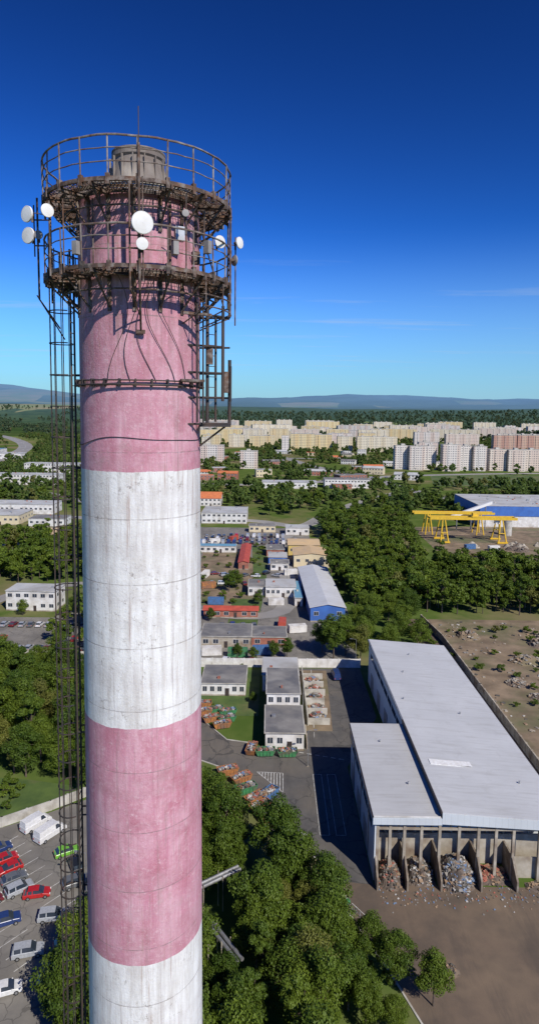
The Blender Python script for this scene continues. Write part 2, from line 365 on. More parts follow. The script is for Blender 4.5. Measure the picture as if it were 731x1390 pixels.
tg=N(nt,'ShaderNodeMapRange'); tg.inputs[1].default_value=75.2; tg.inputs[2].default_value=78.6; nt.links.new(s.outputs[2],tg.inputs[0])
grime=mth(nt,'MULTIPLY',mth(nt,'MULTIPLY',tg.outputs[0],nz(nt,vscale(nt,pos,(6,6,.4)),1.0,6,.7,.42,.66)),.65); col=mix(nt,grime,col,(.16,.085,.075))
jf=mth(nt,'FRACT',mth(nt,'DIVIDE',mth(nt,'SUBTRACT',s.outputs[2],.55),1.83)); jl=mth(nt,'MULTIPLY',mth(nt,'LESS_THAN',jf,.016),nz(nt,pos,2.5,4,.6,.3,.6))
col=mix(nt,mth(nt,'MULTIPLY',jl,.6),col,(.20,.16,.15))
sh=nz(nt,vscale(nt,pos,(.25,.25,2.2)),1,3,.5,.4,.65); col=mix(nt,mth(nt,'MULTIPLY',sh,.16),col,(.35,.28,.28))
nt.links.new(col,bs.inputs['Base Color']); bs.inputs['Roughness'].default_value=.85
bp=N(nt,'ShaderNodeBump'); bp.inputs['Strength'].default_value=.5; bp.inputs['Distance'].default_value=.03
hh=mth(nt,'SUBTRACT',nz(nt,pos,14,8,.7,0,1),jl); nt.links.new(hh,bp.inputs['Height']); nt.links.new(bp.outputs[0],bs.inputs['Normal'])
chim=empty('striped_chimney',(CX,CY,0))
b=MB(); n=128; zl=list(np.linspace(0,80.8,60)); vs=[];fs=[]
for z in zl:
    for i in range(n):
        t=2*math.pi*i/n; vs.append((cr(z)*math.cos(t),cr(z)*math.sin(t),z))
for j in range(len(zl)-1):
    for i in range(n): fs.append([j*n+i,j*n+(i+1)%n,(j+1)*n+(i+1)%n,(j+1)*n+i])
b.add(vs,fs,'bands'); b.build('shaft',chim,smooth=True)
b=MB(); b.band((0,0),.9,1.74,80.78,80.92,96,'conc'); b.build('rim',chim)
b=MB()
zs=[(80.8,.90),(81.15,.87),(81.2,.83),(81.85,.70),(81.9,.75),(82.05,.75)]
for (z0,r0),(z1,r1) in zip(zs[:-1],zs[1:]): b.cyl((0,0,z0),(0,0,z1),r0,r1,40,'flue',False)
b.band((0,0),.64,.75,82.0,82.08,40,'flue')
for i in range(16):
    t=2*math.pi*i/16; b.obox((.80*math.cos(t),.80*math.sin(t),81.5),.03,.015,.36,t,'flue')
b.cyl((0,0,81.6),(0,0,81.65),.64,.64,32,'darksteel'); b.build('flue',chim)
def platform(zd,name,seed,RH=.98):
    rg=random.Random(seed)
    b=MB(); R=2.58; Ri=1.78
    b.band((0,0),R-.03,R+.03,zd-.09,zd+.01,72,'rust'); b.band((0,0),Ri,Ri+.05,zd-.12,zd-.02,72,'rust')
    b.band((0,0),2.16,2.20,zd-.12,zd-.04,72,'rust')
    for i in range(150):
        t=2*math.pi*i/150; c,sn=math.cos(t),math.sin(t)
        b.obox(((R+Ri)/2*c,(R+Ri)/2*sn,zd-.01),(R-Ri)/2,.007,.013,t,'rust')
    for j in range(7): b.ring((0,0,zd),Ri+.115*j+.04,.007,72,'rust',m=4)
    for i in range(16):
        t=2*math.pi*(i+.3)/16; c,sn=math.cos(t),math.sin(t)
        b.obox((2.14*c,2.14*sn,zd-.13),.5,.03,.06,t,'rust')
        b.cyl((2.5*c,2.5*sn,zd-.15),(1.70*c,1.70*sn,zd-.95),.03,n=6,k='rust')
        b.cyl((2.15*c,2.15*sn,zd-.15),(2.15*c,2.15*sn,zd-.52),.02,n=6,k='rust')
        b.obox((1.73*c,1.73*sn,zd-.5),.02,.05,.52,t,'rust')
        if i%2:
            t2=t+2*math.pi/16; b.cyl((2.5*c,2.5*sn,zd-.17),(1.9*math.cos(t2),1.9*math.sin(t2),zd-.17),.018,n=5,k='rust')
    b.ring((0,0,zd-.52),2.16,.025,16,'rust',m=6)
    b.build(name+'_deck',chim)
    b=MB(); npst=22
    for i in range(npst):
        t=2*math.pi*(i+.15)/npst; c,sn=math.cos(t),math.sin(t); rr=R+rg.uniform(-.02,.04)
        b.cyl((R*c,R*sn,zd-.22),(rr*c,rr*sn,zd+RH),.022,n=6,k='rail')
        b.obox((R*c,R*sn,zd-.05),.05,.05,.13,t,'rust')
    def wring(z,r,k='rail'):
        P=[]
        for i in range(npst*3):
            t=2*math.pi*(i/3+.15)/npst; rr=R+rg.uniform(-.012,.012); P.append((rr*math.cos(t),rr*math.sin(t),z+rg.uniform(-.012,.012)))
        for i in range(len(P)): b.cyl(P[i],P[(i+1)%len(P)],r,n=6,k=k,cap=False)
    wring(zd+RH,.027); wring(zd+RH*.7,.016); wring(zd+RH*.38,.016)
    b.build(name+'_railing',chim)
platform(80.62,'upper_platform',1); platform(78.55,'lower_platform',2)
def ladder(name,ang,z0,z1):
    b=MB(); c,sn=math.cos(ang),math.sin(ang); t=Vector((-sn,c,0)); o=Vector((c,sn,0))
    def P(r,s,z): v=o*r+t*s; return (v.x,v.y,z)
    k=0; nseg=int((z1-z0)/3)+1
    for i in range(nseg):
        a=z0+(z1-z0)*i/nseg; e=z0+(z1-z0)*(i+1)/nseg
        for sgn in(-.22,.22): b.cyl(P(cr(a)+.22,sgn,a),P(cr(e)+.22,sgn,e),.032,n=5,k='darksteel',cap=False)
        for q in range(7):
            an=math.radians(-105+q*35); rr=.36
            b.cyl(P(cr(a)+.50+rr*math.cos(an),rr*math.sin(an),a),P(cr(e)+.50+rr*math.cos(an),rr*math.sin(an),e),.015,n=4,k='darksteel',cap=False)
    z=z0
    while z<z1:
        b.cyl(P(cr(z)+.22,-.22,z),P(cr(z)+.22,.22,z),.014,n=4,k='darksteel',cap=False)
        if k%3==0:
            last=None
            for q in range(13):
                an=math.radians(-125+q*250/12); p=P(cr(z)+.50+.37*math.cos(an),.37*math.sin(an),z)
                if last: b.cyl(last,p,.020,n=4,k='darksteel',cap=False)
                last=p
        if k%9==0:
            for sgn in(-.22,.22): b.cyl(P(cr(z)-.02,sgn,z),P(cr(z)+.24,sgn,z),.025,n=5,k='darksteel')
        z+=.3;k+=1
    b.build(name,chim)
ladder('caged_ladder',math.radians(184),3,79.4)
b=MB()
for s_,r_ in((.5,.03),(.58,.018),(.66,.018)):
    a=math.radians(184)-s_/1.9
    zs=np.linspace(3,78.3,26)
    for z0,z1 in zip(zs[:-1],zs[1:]): b.cyl(((cr(z0)+.09)*math.cos(a),(cr(z0)+.09)*math.sin(a),z0),((cr(z1)+.09)*math.cos(a),(cr(z1)+.09)*math.sin(a),z1),r_,n=5,k='darksteel',cap=False)
    z=4
    while z<78: b.obox(((cr(z)+.04)*math.cos(a),(cr(z)+.04)*math.sin(a),z),.07,.03,.02,a,'darksteel'); z+=1.8
b.build('cable_riser',chim)
b=MB()
b.ring((0,0,75.72),cr(75)+.08,.022,96,'darksteel'); b.ring((0,0,75.60),cr(75)+.10,.03,96,'darksteel')
for i in range(26):
    t=2*math.pi*i/26; b.obox(((cr(75)+.05)*math.cos(t),(cr(75)+.05)*math.sin(t),75.66),.07,.02,.1,t,'darksteel')
for i in range(60):
    def q(i):
        t=math.radians(180+i*3); sag=-.10*math.sin(math.radians(i*9))-.05*math.sin(i*.23)
        return ((cr(74)+.015)*math.cos(t),(cr(74)+.015)*math.sin(t),74.05+sag+.12*(i/60))
    b.cyl(q(i),q(i+1),.011,n=4,k='darksteel',cap=False)
b.build('steel_bands',chim)
b=MB()
for (x,y,z0,z1,r) in((1.98,-.35,74.5,78.3,.05),(2.2,-.15,74.6,77.6,.035),(2.42,-.3,75.2,77.9,.045),(2.6,-.05,74.5,76.4,.05),(2.65,-.35,75.2,76.2,.03),(1.9,-.75,74.6,77.9,.025),(1.75,-.9,74.6,77.9,.03)):
    b.cyl((x,y,z0),(x,y,z1),r,n=8,k='darksteel')
for z in(74.55,75.3,76.0,76.75,77.6):
    b.cyl((1.3,-.95,z),(2.45 if z>74.6 else 2.65,-.25,z),.03,n=6,k='darksteel'); b.cyl((1.7,.1,z),(2.6,-.05,z),.028,n=6,k='darksteel')
for z in np.arange(74.7,77.6,.3): b.cyl((1.98,-.35,z),(2.2,-.15,z),.012,n=4,k='darksteel')
b.obox((2.2,-.3,74.5),.45,.3,.03,.1,'darksteel'); b.cyl((1.75,-.3,73.9),(2.5,-.3,74.48),.03,n=6,k='darksteel')
b.obox((2.55,-.2,75.75),.1,.12,.3,.1,'rust'); b.obox((2.05,-.35,76.5),.09,.09,.25,.1,'rust')
for (x0,z0,x1,z1) in((1.35,77.55,2.2,77.5),(1.3,75.75,2.0,75.65)):
    b.obox(((x0+x1)/2,-1.15,z0),(x1-x0)/2,.05,.035,.55,'rust')
b.cyl((1.9,-1.3,79.7),(2.42,-.3,77.9),.02,n=5,k='darksteel')
b.build('pipe_frame',chim)
b=MB()
def mast(x,y,z0,z1,r=.035,k='rust'): b.cyl((x,y,z0),(x,y,z1),r,n=8,k=k)
mast(.52,-2.60,80.2,82.25,.012,'darksteel'); mast(.52,-2.62,77.9,81.4,.035); mast(.28,-2.62,77.9,80.5,.025); mast(.62,-2.68,78.1,80.6,.02)
b.cyl((.52,-2.6,77.95),(.36,-1.73,76.95),.03,n=6,k='rust'); b.cyl((.28,-2.6,77.95),(.36,-1.73,77.35),.02,n=6,k='rust'); b.obox((.36,-1.78,76.98),.12,.03,.05,0,'rust')
mast(-2.75,-.45,78.0,80.75,.03);mast(-2.62,.25,78.0,80.6,.025);mast(-2.9,-.3,79.2,80.6,.02)
b.cyl((-2.75,-.45,78.0),(-2.2,-.4,77.2),.025,n=6,k='rust'); b.cyl((-2.9,-.3,79.5),(-2.58,-.3,79.5),.02,n=6,k='rust'); b.cyl((-2.9,-.3,80.2),(-2.5,-.3,80.2),.02,n=6,k='rust')
b.cyl((-2.8,-.5,78.1),(-2.1,-.3,76.9),.02,n=6,k='rust')
mast(-2.0,-1.70,78.4,80.3,.025)
mast(2.62,-.3,77.6,80.3,.03);mast(2.5,.5,77.9,80.4,.025);mast(2.74,.1,77.4,79.9,.02);mast(1.6,-2.05,78.3,80.4,.02);mast(-1.5,-2.15,78.4,80.2,.018);mast(1.1,-1.45,78.4,80.4,.03);mast(1.95,-1.0,78.4,80.3,.025);mast(-.9,-1.6,78.4,80.4,.02)
b.obox((1.35,-1.5,79.55),.12,.1,.18,.4,'steel_l'); b.obox((1.75,-1.25,79.0),.1,.08,.16,.4,'rust')
for x,y,z in((-1.1,-2.42,78.95),(1.35,-2.3,79.0),(2.1,-1.6,79.2)): b.obox((x,y,z),.09,.07,.16,math.atan2(y,x),'dish_d')
# slack feeder cables along deck and shaft
for k_ in range(5):
    a0=math.radians(-95+k_*9); last=None
    for i in range(14):
        t=i/13; z=78.4-2.7*t; rr=cr(77)+.03+.25*(1-t)**3; a=a0+.12*math.sin(t*5+k_)+.5*t*t*(k_-1)*.25
        p=(rr*math.cos(a),rr*math.sin(a),z)
        if last: b.cyl(last,p,.010,n=4,k='darksteel',cap=False)
        last=p
for z in(78.0,77.7): b.ring((0,0,z),2.62,.02,24,'rust',math.radians(-40),math.radians(30))
for a_ in(-38,-20,-2,16,28):
    t=math.radians(a_); b.cyl((2.62*math.cos(t),2.62*math.sin(t),77.65),(2.62*math.cos(t),2.62*math.sin(t),78.4),.02,n=5,k='rust'); b.cyl((2.62*math.cos(t),2.62*math.sin(t),77.68),(1.75*math.cos(t),1.75*math.sin(t),77.3),.02,n=5,k='rust')
b.build('antenna_masts',chim)
def dish(x,y,z,r,az,k='dish'):
    b=MB(); d=Vector((math.cos(az),math.sin(az),0)); u=Vector((0,0,1)); s_=d.cross(u); c=Vector((x,y,z)); nn=32
    def surf(prof,kk):
        vs=[]
        for rr,off in prof:
            for i in range(nn):
                t=2*math.pi*i/nn; vs.append(c+d*off+(s_*math.cos(t)+u*math.sin(t))*max(rr,.01)*r)
        b.add(vs,[[j*nn+i,j*nn+(i+1)%nn,(j+1)*nn+(i+1)%nn,(j+1)*nn+i] for j in range(len(prof)-1) for i in range(nn)],kk)
    surf([(.25,-.26*r),(.5,-.2*r),(.8,-.09*r),(1.0,.0)],k); surf([(1.0,0),(1.0,.22*r),(.955,.24*r)],k); surf([(.95,.225*r),(.6,.25*r),(.01,.265*r)],k); surf([(.96,.235*r),(.945,.215*r)],'dish_d')
    b.cyl(c-d*(.25*r),c-d*(.25*r+.12),.05,n=8,k='rust'); b.cyl(c-d*(.2*r+.1),c-d*(.2*r+.1)+Vector((0,0,-.18)),.03,n=6,k='rust'); b.cyl(c-d*.1-u*r*.5,c-d*.14-u*r*.5+s_*.3,.012,n=4,k='rust')
    b.build('antenna_dish',chim)
toc=math.atan2(-19,3.8)
dish(.62,-2.78,79.47,.27,toc+.25); dish(.62,-2.78,78.98,.15,toc+.1)
dish(-2.98,-.55,80.28,.22,toc-.75); dish(-2.98,-.5,79.72,.22,toc-.65); dish(-2.02,-1.80,80.02,.17,toc+.5); dish(-2.68,-.6,79.72,.12,toc,'dish_d')
dish(2.35,-.75,79.55,.17,toc+.5); dish(2.85,.0,79.72,.16,toc+.8); dish(2.7,.1,79.25,.15,toc+2,'dish_d'); dish(1.6,-2.15,79.9,.09,toc,'dish_d')
# ------------------------------------------------------------ buildings
def bld(name,x0,y0,x1,y1,h,wall='white',roof='felt',rz=0,kind='flat',st=1,wf=None,ws=True,door=True,ov=.25,ridge='y',pitch=1.2,wcol='glass'):
    cx,cy=(x0+x1)/2,(y0+y1)/2; w,d=(x1-x0)/2,(y1-y0)/2
    e=empty(name,(cx,cy,0),rz); b=MB(); b.prism([(-w,-d),(w,-d),(w,d),(-w,d)],0,h,wall)
    b.box(-w-.04,-d-.04,0,w+.04,d+.04,.4,'conc'); b.build('walls',e)
    b=MB()
    if kind=='flat':
        b.box(-w-ov,-d-ov,h,w+ov,d+ov,h+.18,'conc_l'); b.box(-w-ov+.25,-d-ov+.25,h+.12,w+ov-.25,d+ov-.25,h+.20,roof)
        for i in range(max(1,int(w*d/40))):
            x=random.uniform(-w*.7,w*.7);y=random.uniform(-d*.7,d*.7); q=random.uniform(.2,.5); b.box(x-q,y-q,h+.2,x+q,y+q,h+.2+random.uniform(.4,.9),random.choice(['steel_l','conc_l','brick']))
    else:
        ro=.4; W,D=w+ro,d+ro
        if ridge=='y':
            vs=[(-W,-D,h-.05),(0,-D,h+pitch),(W,-D,h-.05),(-W,D,h-.05),(0,D,h+pitch),(W,D,h-.05)]
            gs=[(-w,-d,h),(0,-d,h+pitch-.15),(w,-d,h),(-w,d,h),(0,d,h+pitch-.15),(w,d,h)]
        else:
            vs=[(-W,-D,h-.05),(-W,0,h+pitch),(-W,D,h-.05),(W,-D,h-.05),(W,0,h+pitch),(W,D,h-.05)]
            gs=[(-w,-d,h),(-w,0,h+pitch-.15),(-w,d,h),(w,-d,h),(w,0,h+pitch-.15),(w,d,h)]
        v2=[(a,c,z+.15) for a,c,z in vs]
        b.add(vs+v2,[[0,1,4,3],[1,2,5,4],[6,9,10,7],[7,10,11,8],[0,6,7,1],[1,7,8,2],[3,4,10,9],[4,5,11,10],[0,3,9,6],[2,8,11,5]],roof)
        b.add(gs,[[0,1,2],[3,5,4]],wall)
    b.build('roof',e)
    b=MB(); sh=h/st
    def win(u,z,ww,hh,side):
        for g,k,p in((.08,'white',.025),(0,wcol,.04)):
            a=ww/2+g; q=hh/2+g
            if side=='f': b.box(u-a,-d-p,z-q,u+a,-d,z+q,k)
            elif side=='l': b.box(-w-p,u-a,z-q,-w,u+a,z+q,k)
            else: b.box(w,u-a,z-q,w+p,u+a,z+q,k)
        if side=='f': b.box(u-.03,-d-.06,z-hh/2,u+.03,-d-.04,z+hh/2,'white')
    nf=wf or max(1,int(2*w/3.2))
    for s_ in range(st):
        z=s_*sh+sh*.58
        for i in range(nf):
            u=-w+(i+.5)*2*w/nf
            if door and s_==0 and i==nf//2:
                b.box(u-.55,-d-.05,.02,u+.55,-d,2.1,'darksteel'); continue
            win(u,z,min(1.6,1.1*w/nf),min(1.3,sh*.42),'f')
        if ws:
            ns=max(1,int(2*d/4.5))
            for i in range(ns):
                u=-d+(i+.5)*2*d/ns; win(u,z,1.3,min(1.2,sh*.4),'l'); win(u,z,1.3,min(1.2,sh*.4),'r')
    b.build('windows',e); return e
bld('workshop_building',-17.2,161,-5.6,173,3.3,'white','felt',wf=6)
bld('brick_annex_building',-.2,134.3,8.3,147.3,4.0,'white','felt',wf=4,ov=.3)
bld('office_building',0,147.8,8.0,163,6.8,'white','felt',st=2,wf=4)
bld('service_building',-1.2,164,8.4,176,4.5,'white','felt_l',wf=3)
bld('garage_building',-21,195,-5.2,207,3.6,'conc','felt',wf=5)
bld('storage_shed',-5,196,6,206,3.2,'brick','felt',wf=3)
bld('storage_shed',-23,224,-3.6,229,2.8,'brick','red_roof',wf=6,kind='gable',ridge='x',pitch=.8)
bld('white_office_building',-1,249,11,261,4.5,'white','felt_l',wf=6)
bld('white_office_building',-8,251,-1.6,262,4.0,'white','felt',wf=3)
bld('long_warehouse',14.2,221,26.5,279,5.2,'blue_w','metal_roof',kind='gable',ridge='y',pitch=1.2,wf=3,rz=.03)
bld('lean_to_shed',10.2,238,13.2,262,3.4,'white','blue_roof',wf=1)
bld('tan_roof_hall',12,299,29,316,6,'cream','tan_roof',kind='gable',ridge='y',pitch=1,wf=4)
bld('yellow_roof_hall',10,322,26,338,6,'yellow_w','tan_roof',kind='gable',ridge='x',pitch=1.2,wf=4)
bld('small_workshop',1,292,9.5,300,3.6,'white','felt',wf=3); bld('small_workshop',0,305,9,316,3.4,'blue_w','felt_l',wf=3); bld('small_workshop',-1,321,8,334,3.6,'brick','felt',wf=3)
bld('red_shed',-14,294,-9.4,334,3.4,'brick','red_roof',kind='gable',pitch=.7,wf=1)
bld('blue_roof_shed',-36,328,-17,334,3.5,'white','blue_roof',wf=6)
bld('orange_roof_house',-53,488,-37,505,6,'white','orange_roof',kind='gable',ridge='x',pitch=4,st=2)
bld('white_factory_building',-44,413,-14.6,441,7,'white','felt_l',st=2,wf=9)
bld('grey_workshop',10,377,24,388,4.5,'white','felt_l'); bld('grey_workshop',-12,385,4,393,4,'cream','felt')
bld('showroom_building',53,610,96,628,8.5,'white','felt',st=2,wf=14); bld('showroom_building',60,604,78,609.5,5,'brick','felt_l',wf=5)
bld('retail_building',-7,602,45,622,6,'white','felt_l',wf=14)
bld('white_two_storey_house',-96,229,-77.6,239,7.4,'white','felt_l',st=2,wf=6,rz=-.04)
bld('yellow_flat_building',-141,346,-117,368,4.5,'yellow_w','tan_roof',wf=8)
bld('office_block',-268,606,-200,624,10,'white','felt_l',st=3,wf=22); bld('office_block',-275,716,-215,732,11,'white','felt_l',st=3,wf=20)
bld('flat_roof_shed',-185,400,-158,425,6,'cream','felt_l'); bld('flat_roof_shed',-150,395,-128,410,5,'white','felt'); bld('flat_roof_shed',-200,440,-150,460,7,'white','felt_l')
bld('retail_park',-480,960,-410,1000,9,'white','blue_roof'); bld('retail_park',-560,1080,-480,1110,9,'blue_w','felt_l'); bld('retail_park',-400,900,-350,925,8,'white','felt_l')
BL=[(-268,-200,606,624),(-275,-215,716,732),(-185,-158,400,425),(-150,-128,395,410),(-200,-150,440,460),(-480,-410,960,1000),(-560,-480,1080,1110),(-400,-350,900,925),(-53,-37,470,508),(-44,-14,395,445),(137,215,395,470),(53,96,590,628),(-7,45,585,622),(-141,-117,325,370)]
OCC=[]
for i in range(90):
    y=random.uniform(640,1080); x=random.uniform(-.12*y,.42*y)
    if 150<x<390 and y<850: continue
    w_=random.uniform(12,34); d_=random.uniform(10,16)
    if any(abs(x-a)<w_+6 and abs(y-c)<26 for a,c in OCC) or onroad(x,y+6,14): continue
    OCC.append((x,y))
    bld(random.choice(['terraced_house','commercial_building']),x-w_/2,y,x+w_/2,y+d_,random.uniform(4,9),random.choice(['white','white','cream','brick']),random.choice(['felt_l','felt','orange_roof','felt_l','felt_l']),rz=random.uniform(-.4,.4),kind=random.choice(['flat','gable']),ridge='x',pitch=2,st=2,ws=False)
def apt(x0,x1,y,h,k,dep=13,rz=0):
    w=(x1-x0)/2; e=empty('apartment_block',((x0+x1)/2,y+dep/2,0),rz); b=MB()
    b.prism([(-w,-dep/2),(w,-dep/2),(w,dep/2),(-w,dep/2)],0,h,APT[k],'felt_l'); b.build('walls',e)
    b=MB(); x=-w+6
    while x<w-5:
        b.box(x,-dep/2-.6,2.5,x+3.4,-dep/2-.002,h-.6,APT[k]); x+=random.choice([12.4,15.5])
    b.build('loggias',e)
    b=MB(); x=-w+8
    b.box(-w-.15,-dep/2-.15,h+.003,w+.15,dep/2+.15,h+.5,'conc_l')
    while x<w-5: b.box(x,-2.5,h+.5,x+5,2.5,h+2.6,'conc_l'); x+=20
    b.build('roof',e); OCC.append(((x0+x1)/2,y+dep/2))
for a in [(160,176,818,30,'white'),(176.5,194,808,30,'white'),(194.5,212,815,30,'white'),(216,238,800,33,'white'),(239,256,812,31,'white'),(256.5,273,806,31,'white'),
 (279,300,812,27,'pink'),(300.5,322,806,27,'pink'),(322.5,350,812,27,'pink'),(352,380,800,27,'pink'),
 (-92,-61,850,26,'white'),(-37,-15,800,22,'white'),(37,80,1150,31,'yel'),(84,116,1200,28,'yel'),(124,152,1180,26,'cream'),(156,228,1150,27,'cream'),
 (232,262,1000,26,'white'),(290,340,1290,32,'white'),(345,410,1260,30,'pink'),(390,430,1120,34,'red'),(436,480,1130,34,'red'),(486,540,1120,32,'red'),
 (-112,-60,1400,30,'yel'),(-56,-6,1390,30,'cream'),(0,40,1410,32,'yel'),(48,110,1440,30,'pink'),(130,180,1480,30,'yel'),(200,270,1460,30,'cream'),
 (-130,-95,1240,24,'yel'),(-80,-50,1250,24,'cream'),(-40,10,1260,22,'yel'),(120,170,1330,26,'white'),(180,215,1310,28,'yel'),(20,32,1080,30,'white'),(-115,-100,1080,26,'cream')]: apt(*a)
for y in (1560,1680,1820,1980,2180,2420):
    x=-.215*y
    while x<.46*y:
        L=random.uniform(45,120)
        if random.random()<.80: apt(x,x+L,y+random.uniform(-45,45),random.choice([22,26,30,34]),random.choice(['yel','cream','pink','white','yel','cream','cream']),rz=random.uniform(-.3,.3))
        x+=L+random.uniform(12,50)
# ------------------------------------------------------------ waste sorting hall
hall=empty('waste_sorting_hall',(0,0,0))
def wedge(b,x0,y0,x1,y1,z0,za,zb,k):
    b.add([(x0,y0,z0),(x1,y0,z0),(x1,y1,z0),(x0,y1,z0),(x0,y0,za),(x1,y0,zb),(x1,y1,zb),(x0,y1,za)],[[3,2,1,0],[4,5,6,7],[0,1,5,4],[1,2,6,5],[2,3,7,6],[3,0,4,7]],k)
b=MB()
b.box(17.4,101.2,0,27.9,125,10.8,'panel'); b.box(17.4,95.3,0,17.62,101.1,10.8,'panel')
wedge(b,28,101.2,48.3,171,0,11.35,9.95,'panel')
b.build('cladding_walls',hall)
b=MB()
wedge(b,17.1,94.9,27.95,125.4,10.85,11.1,11.05,'hallroof2')
wedge(b,27.96,94.9,48.7,171.5,11.4,12.0,10.45,'hallroof')
b.v[-8+0]=(27.96,94.9,11.7); b.v[-8+1]=(48.7,94.9,10.2); b.v[-8+2]=(48.7,171.5,10.2); b.v[-8+3]=(27.96,171.5,11.7)
b.build('roof_sheets',hall)
b=MB()
b.box(17.0,94.75,9.9,27.9,94.88,11.0,'panel')
b.add([(27.9,94.72,10.1),(48.8,94.72,9.0),(48.8,94.72,10.35),(27.9,94.72,11.9),(27.9,94.86,10.1),(48.8,94.86,9.0),(48.8,94.86,10.35),(27.9,94.86,11.9)],[[0,1,2,3],[7,6,5,4],[0,4,5,1],[3,2,6,7],[1,5,6,2],[0,3,7,4]],'panel')
b.box(27.75,95,11.12,27.94,125.4,12.08,'darksteel')
b.box(16.9,95,10.75,17.08,125.4,10.98,'darksteel'); b.box(27.7,125.5,11.5,27.94,171.5,11.95,'steel_l'); b.box(48.72,95,10.1,48.9,171.5,10.4,'darksteel')
b.box(17.1,94.9,11.06,27.7,95.1,11.2,'white')
for y in(101,110,119): b.cyl((17.3,y,.1),(17.3,y,10.8),.07,n=6,k='steel_l')
b.build('fascia_gutters',hall)
b=MB()
wedge(b,29.5,109.0,37,110.6,11.5,12.0,11.45,'dish'); b.build('skylight',hall)
b=MB()
for x,y in((22,118),(24.5,104),(33,150),(41,130),(37,162),(44,105),(30,135)):
    zt=11.05 if x<28 else 12-(x-28)*.075
    b.cyl((x,y,zt-.1),(x,y,zt+.4),.12,n=8,k='steel_l'); b.cyl((x,y,zt+.4),(x,y,zt+.5),.22,.1,n=8,k='steel_l')
b.build('roof_vents',hall)
b=MB()
colx=[17.9,19.9,22.2,24.9,27.8,30.9,34.0,36.8,39.6,43.8,48.2]
for x in colx: b.box(x-.22,95.4,0,x+.22,95.9,10.6 if x<28 else 10.0-(x-28)*.03,'conc')
for x in (17.7,22.4,27.7,34.0,39.6):
    b.add([(x-.15,92.9,0),(x+.15,92.9,0),(x+.15,95.38,0),(x-.15,95.38,0),(x-.15,92.9,1.8),(x+.15,92.9,1.8),(x+.15,95.38,4.2),(x-.15,95.38,4.2)],[[3,2,1,0],[4,5,6,7],[0,1,5,4],[1,2,6,5],[2,3,7,6],[3,0,4,7]],'conc_d')
    b.box(x-.15,95.95,0,x+.15,99.4,4.2,'conc_d')
b.box(17.65,99.45,0,48.3,99.7,5.3,'conc')
b.box(17.65,95.45,8.6,48.2,95.7,8.95,'conc')
for x in colx: b.box(x-.15,99.75,5,x+.15,100.1,10,'conc')
b.box(39.8,96.2,0,48.2,96.4,3.6,'conc')
b.build('concrete_bays',hall)
b=MB()
for y in range(98,124,5): b.box(17.34,y,7.2,17.395,y+4.2,8.5,'glass')
for y in range(128,168,5): b.box(27.93,y,8.2,27.995,y+4.2,9.5,'glass')
for y in (103,111,119): b.box(17.33,y,.05,17.395,y+3.6,4.2,'steel_l')
for y in (132,142,152,162): b.box(27.92,y,.05,27.995,y+4,4.6,'steel_l')
b.build('windows_doors',hall)
def pile(name,x,y,rx,ry,h,n,keys,s=(.12,.5),z0=.05,base='waste'):
    b=MB(); g=16; vs=[];fs=[]
    for j in range(g+1):
        for i in range(g+1):
            u=i/g*2-1;v=j/g*2-1; r=min(1,math.hypot(u,v)); z=h*(1-r*r)**.8*(1+.7*noise.noise(Vector((x+u*2.4,y+v*2.4,1)))) if r<1 else 0
            vs.append((u*rx,v*ry,z0+z-.03))
    for j in range(g):
        for i in range(g): a=j*(g+1)+i; fs.append([a,a+1,a+g+2,a+g+1])
    b.add(vs,fs,base)
    for _ in range(n):
        a=random.uniform(0,6.28); r=random.random()**.6; z=h*(1-r*r)**.8; q=random.uniform(*s)
        b.obox((rx*r*math.cos(a),ry*r*math.sin(a),z0+z+.1),q,q*random.uniform(.3,1),q*random.uniform(.1,.5),random.uniform(0,3),random.choice(keys),random.uniform(-.6,.6))
    return b.build(name,None,(x,y,0))
J=['junk%d'%i for i in range(6)]
pile('waste_pile',20.1,96.0,2.0,3.1,2.3,240,['junk1','junk2','junk5','junk4'],(.1,.3))
pile('waste_pile',25.0,96.8,2.3,2.9,2.0,240,['junk0','junk1','junk2','junk5'],(.1,.3))
pile('waste_pile',30.8,96.0,2.9,3.5,3.2,600,['junk0','junk5','junk3','junk2','junk5','junk1'],(.12,.4))
pile('scrap_metal_pile',36.8,96.6,2.5,2.2,.9,120,['junk1','junk2','junk4'],(.1,.4))
pile('waste_pile',44,94,2.5,1.2,.5,60,['junk2','junk1'],(.1,.3))
# ------------------------------------------------------------ walls & fences
def wall(name,pts,h,t=.2,k='conc_l',post=3):
    b=MB()
    for p,q in zip(pts[:-1],pts[1:]):
        p=Vector(p);q=Vector(q);d=q-p; b.obox(((p.x+q.x)/2,(p.y+q.y)/2,h/2),d.length/2,t/2,h/2,math.atan2(d.y,d.x),k)
        n=int(d.length/post)
        for i in range(n+1):
            c=p+d*(i/max(n,1)); b.obox((c.x,c.y,h/2+.04),t*.8,t*.8,h/2+.04,math.atan2(d.y,d.x),k)
    return b.build(name)
wall('concrete_wall',[(-19,179.9),(27,180.6)],2.6,.25,'white')
wall('concrete_wall',[(-60,101.5),(-47,107.3),(-40,112.2),(-32.5,118.4)],1.9)
wall('concrete_wall',[(54.8,223),(57,203),(57.2,165),(57.3,110)],2.4,.3,'conc')
wall('concrete_wall',[(-110,186),(-55,186)],1.8)
wall('concrete_wall',[(9.1,135),(9.1,143)],1.4,.2,'conc')
b=MB()
for i in range(6):
    y=146+i*5.2; b.box(10.0,y,0,15.6-random.random(),y+.25,random.uniform(1.3,1.9),'conc_l')
b.box(9.75,145.5,0,10.0,177,1.9,'conc_l'); b.build('storage_bays')
for i in range(5): pile('material_heap',12.6+random.uniform(-.4,.4),149+i*5.2,2.0,1.7,random.uniform(.7,1.5),130,J,(.1,.5),base=random.choice(['waste','dirt','conc']))
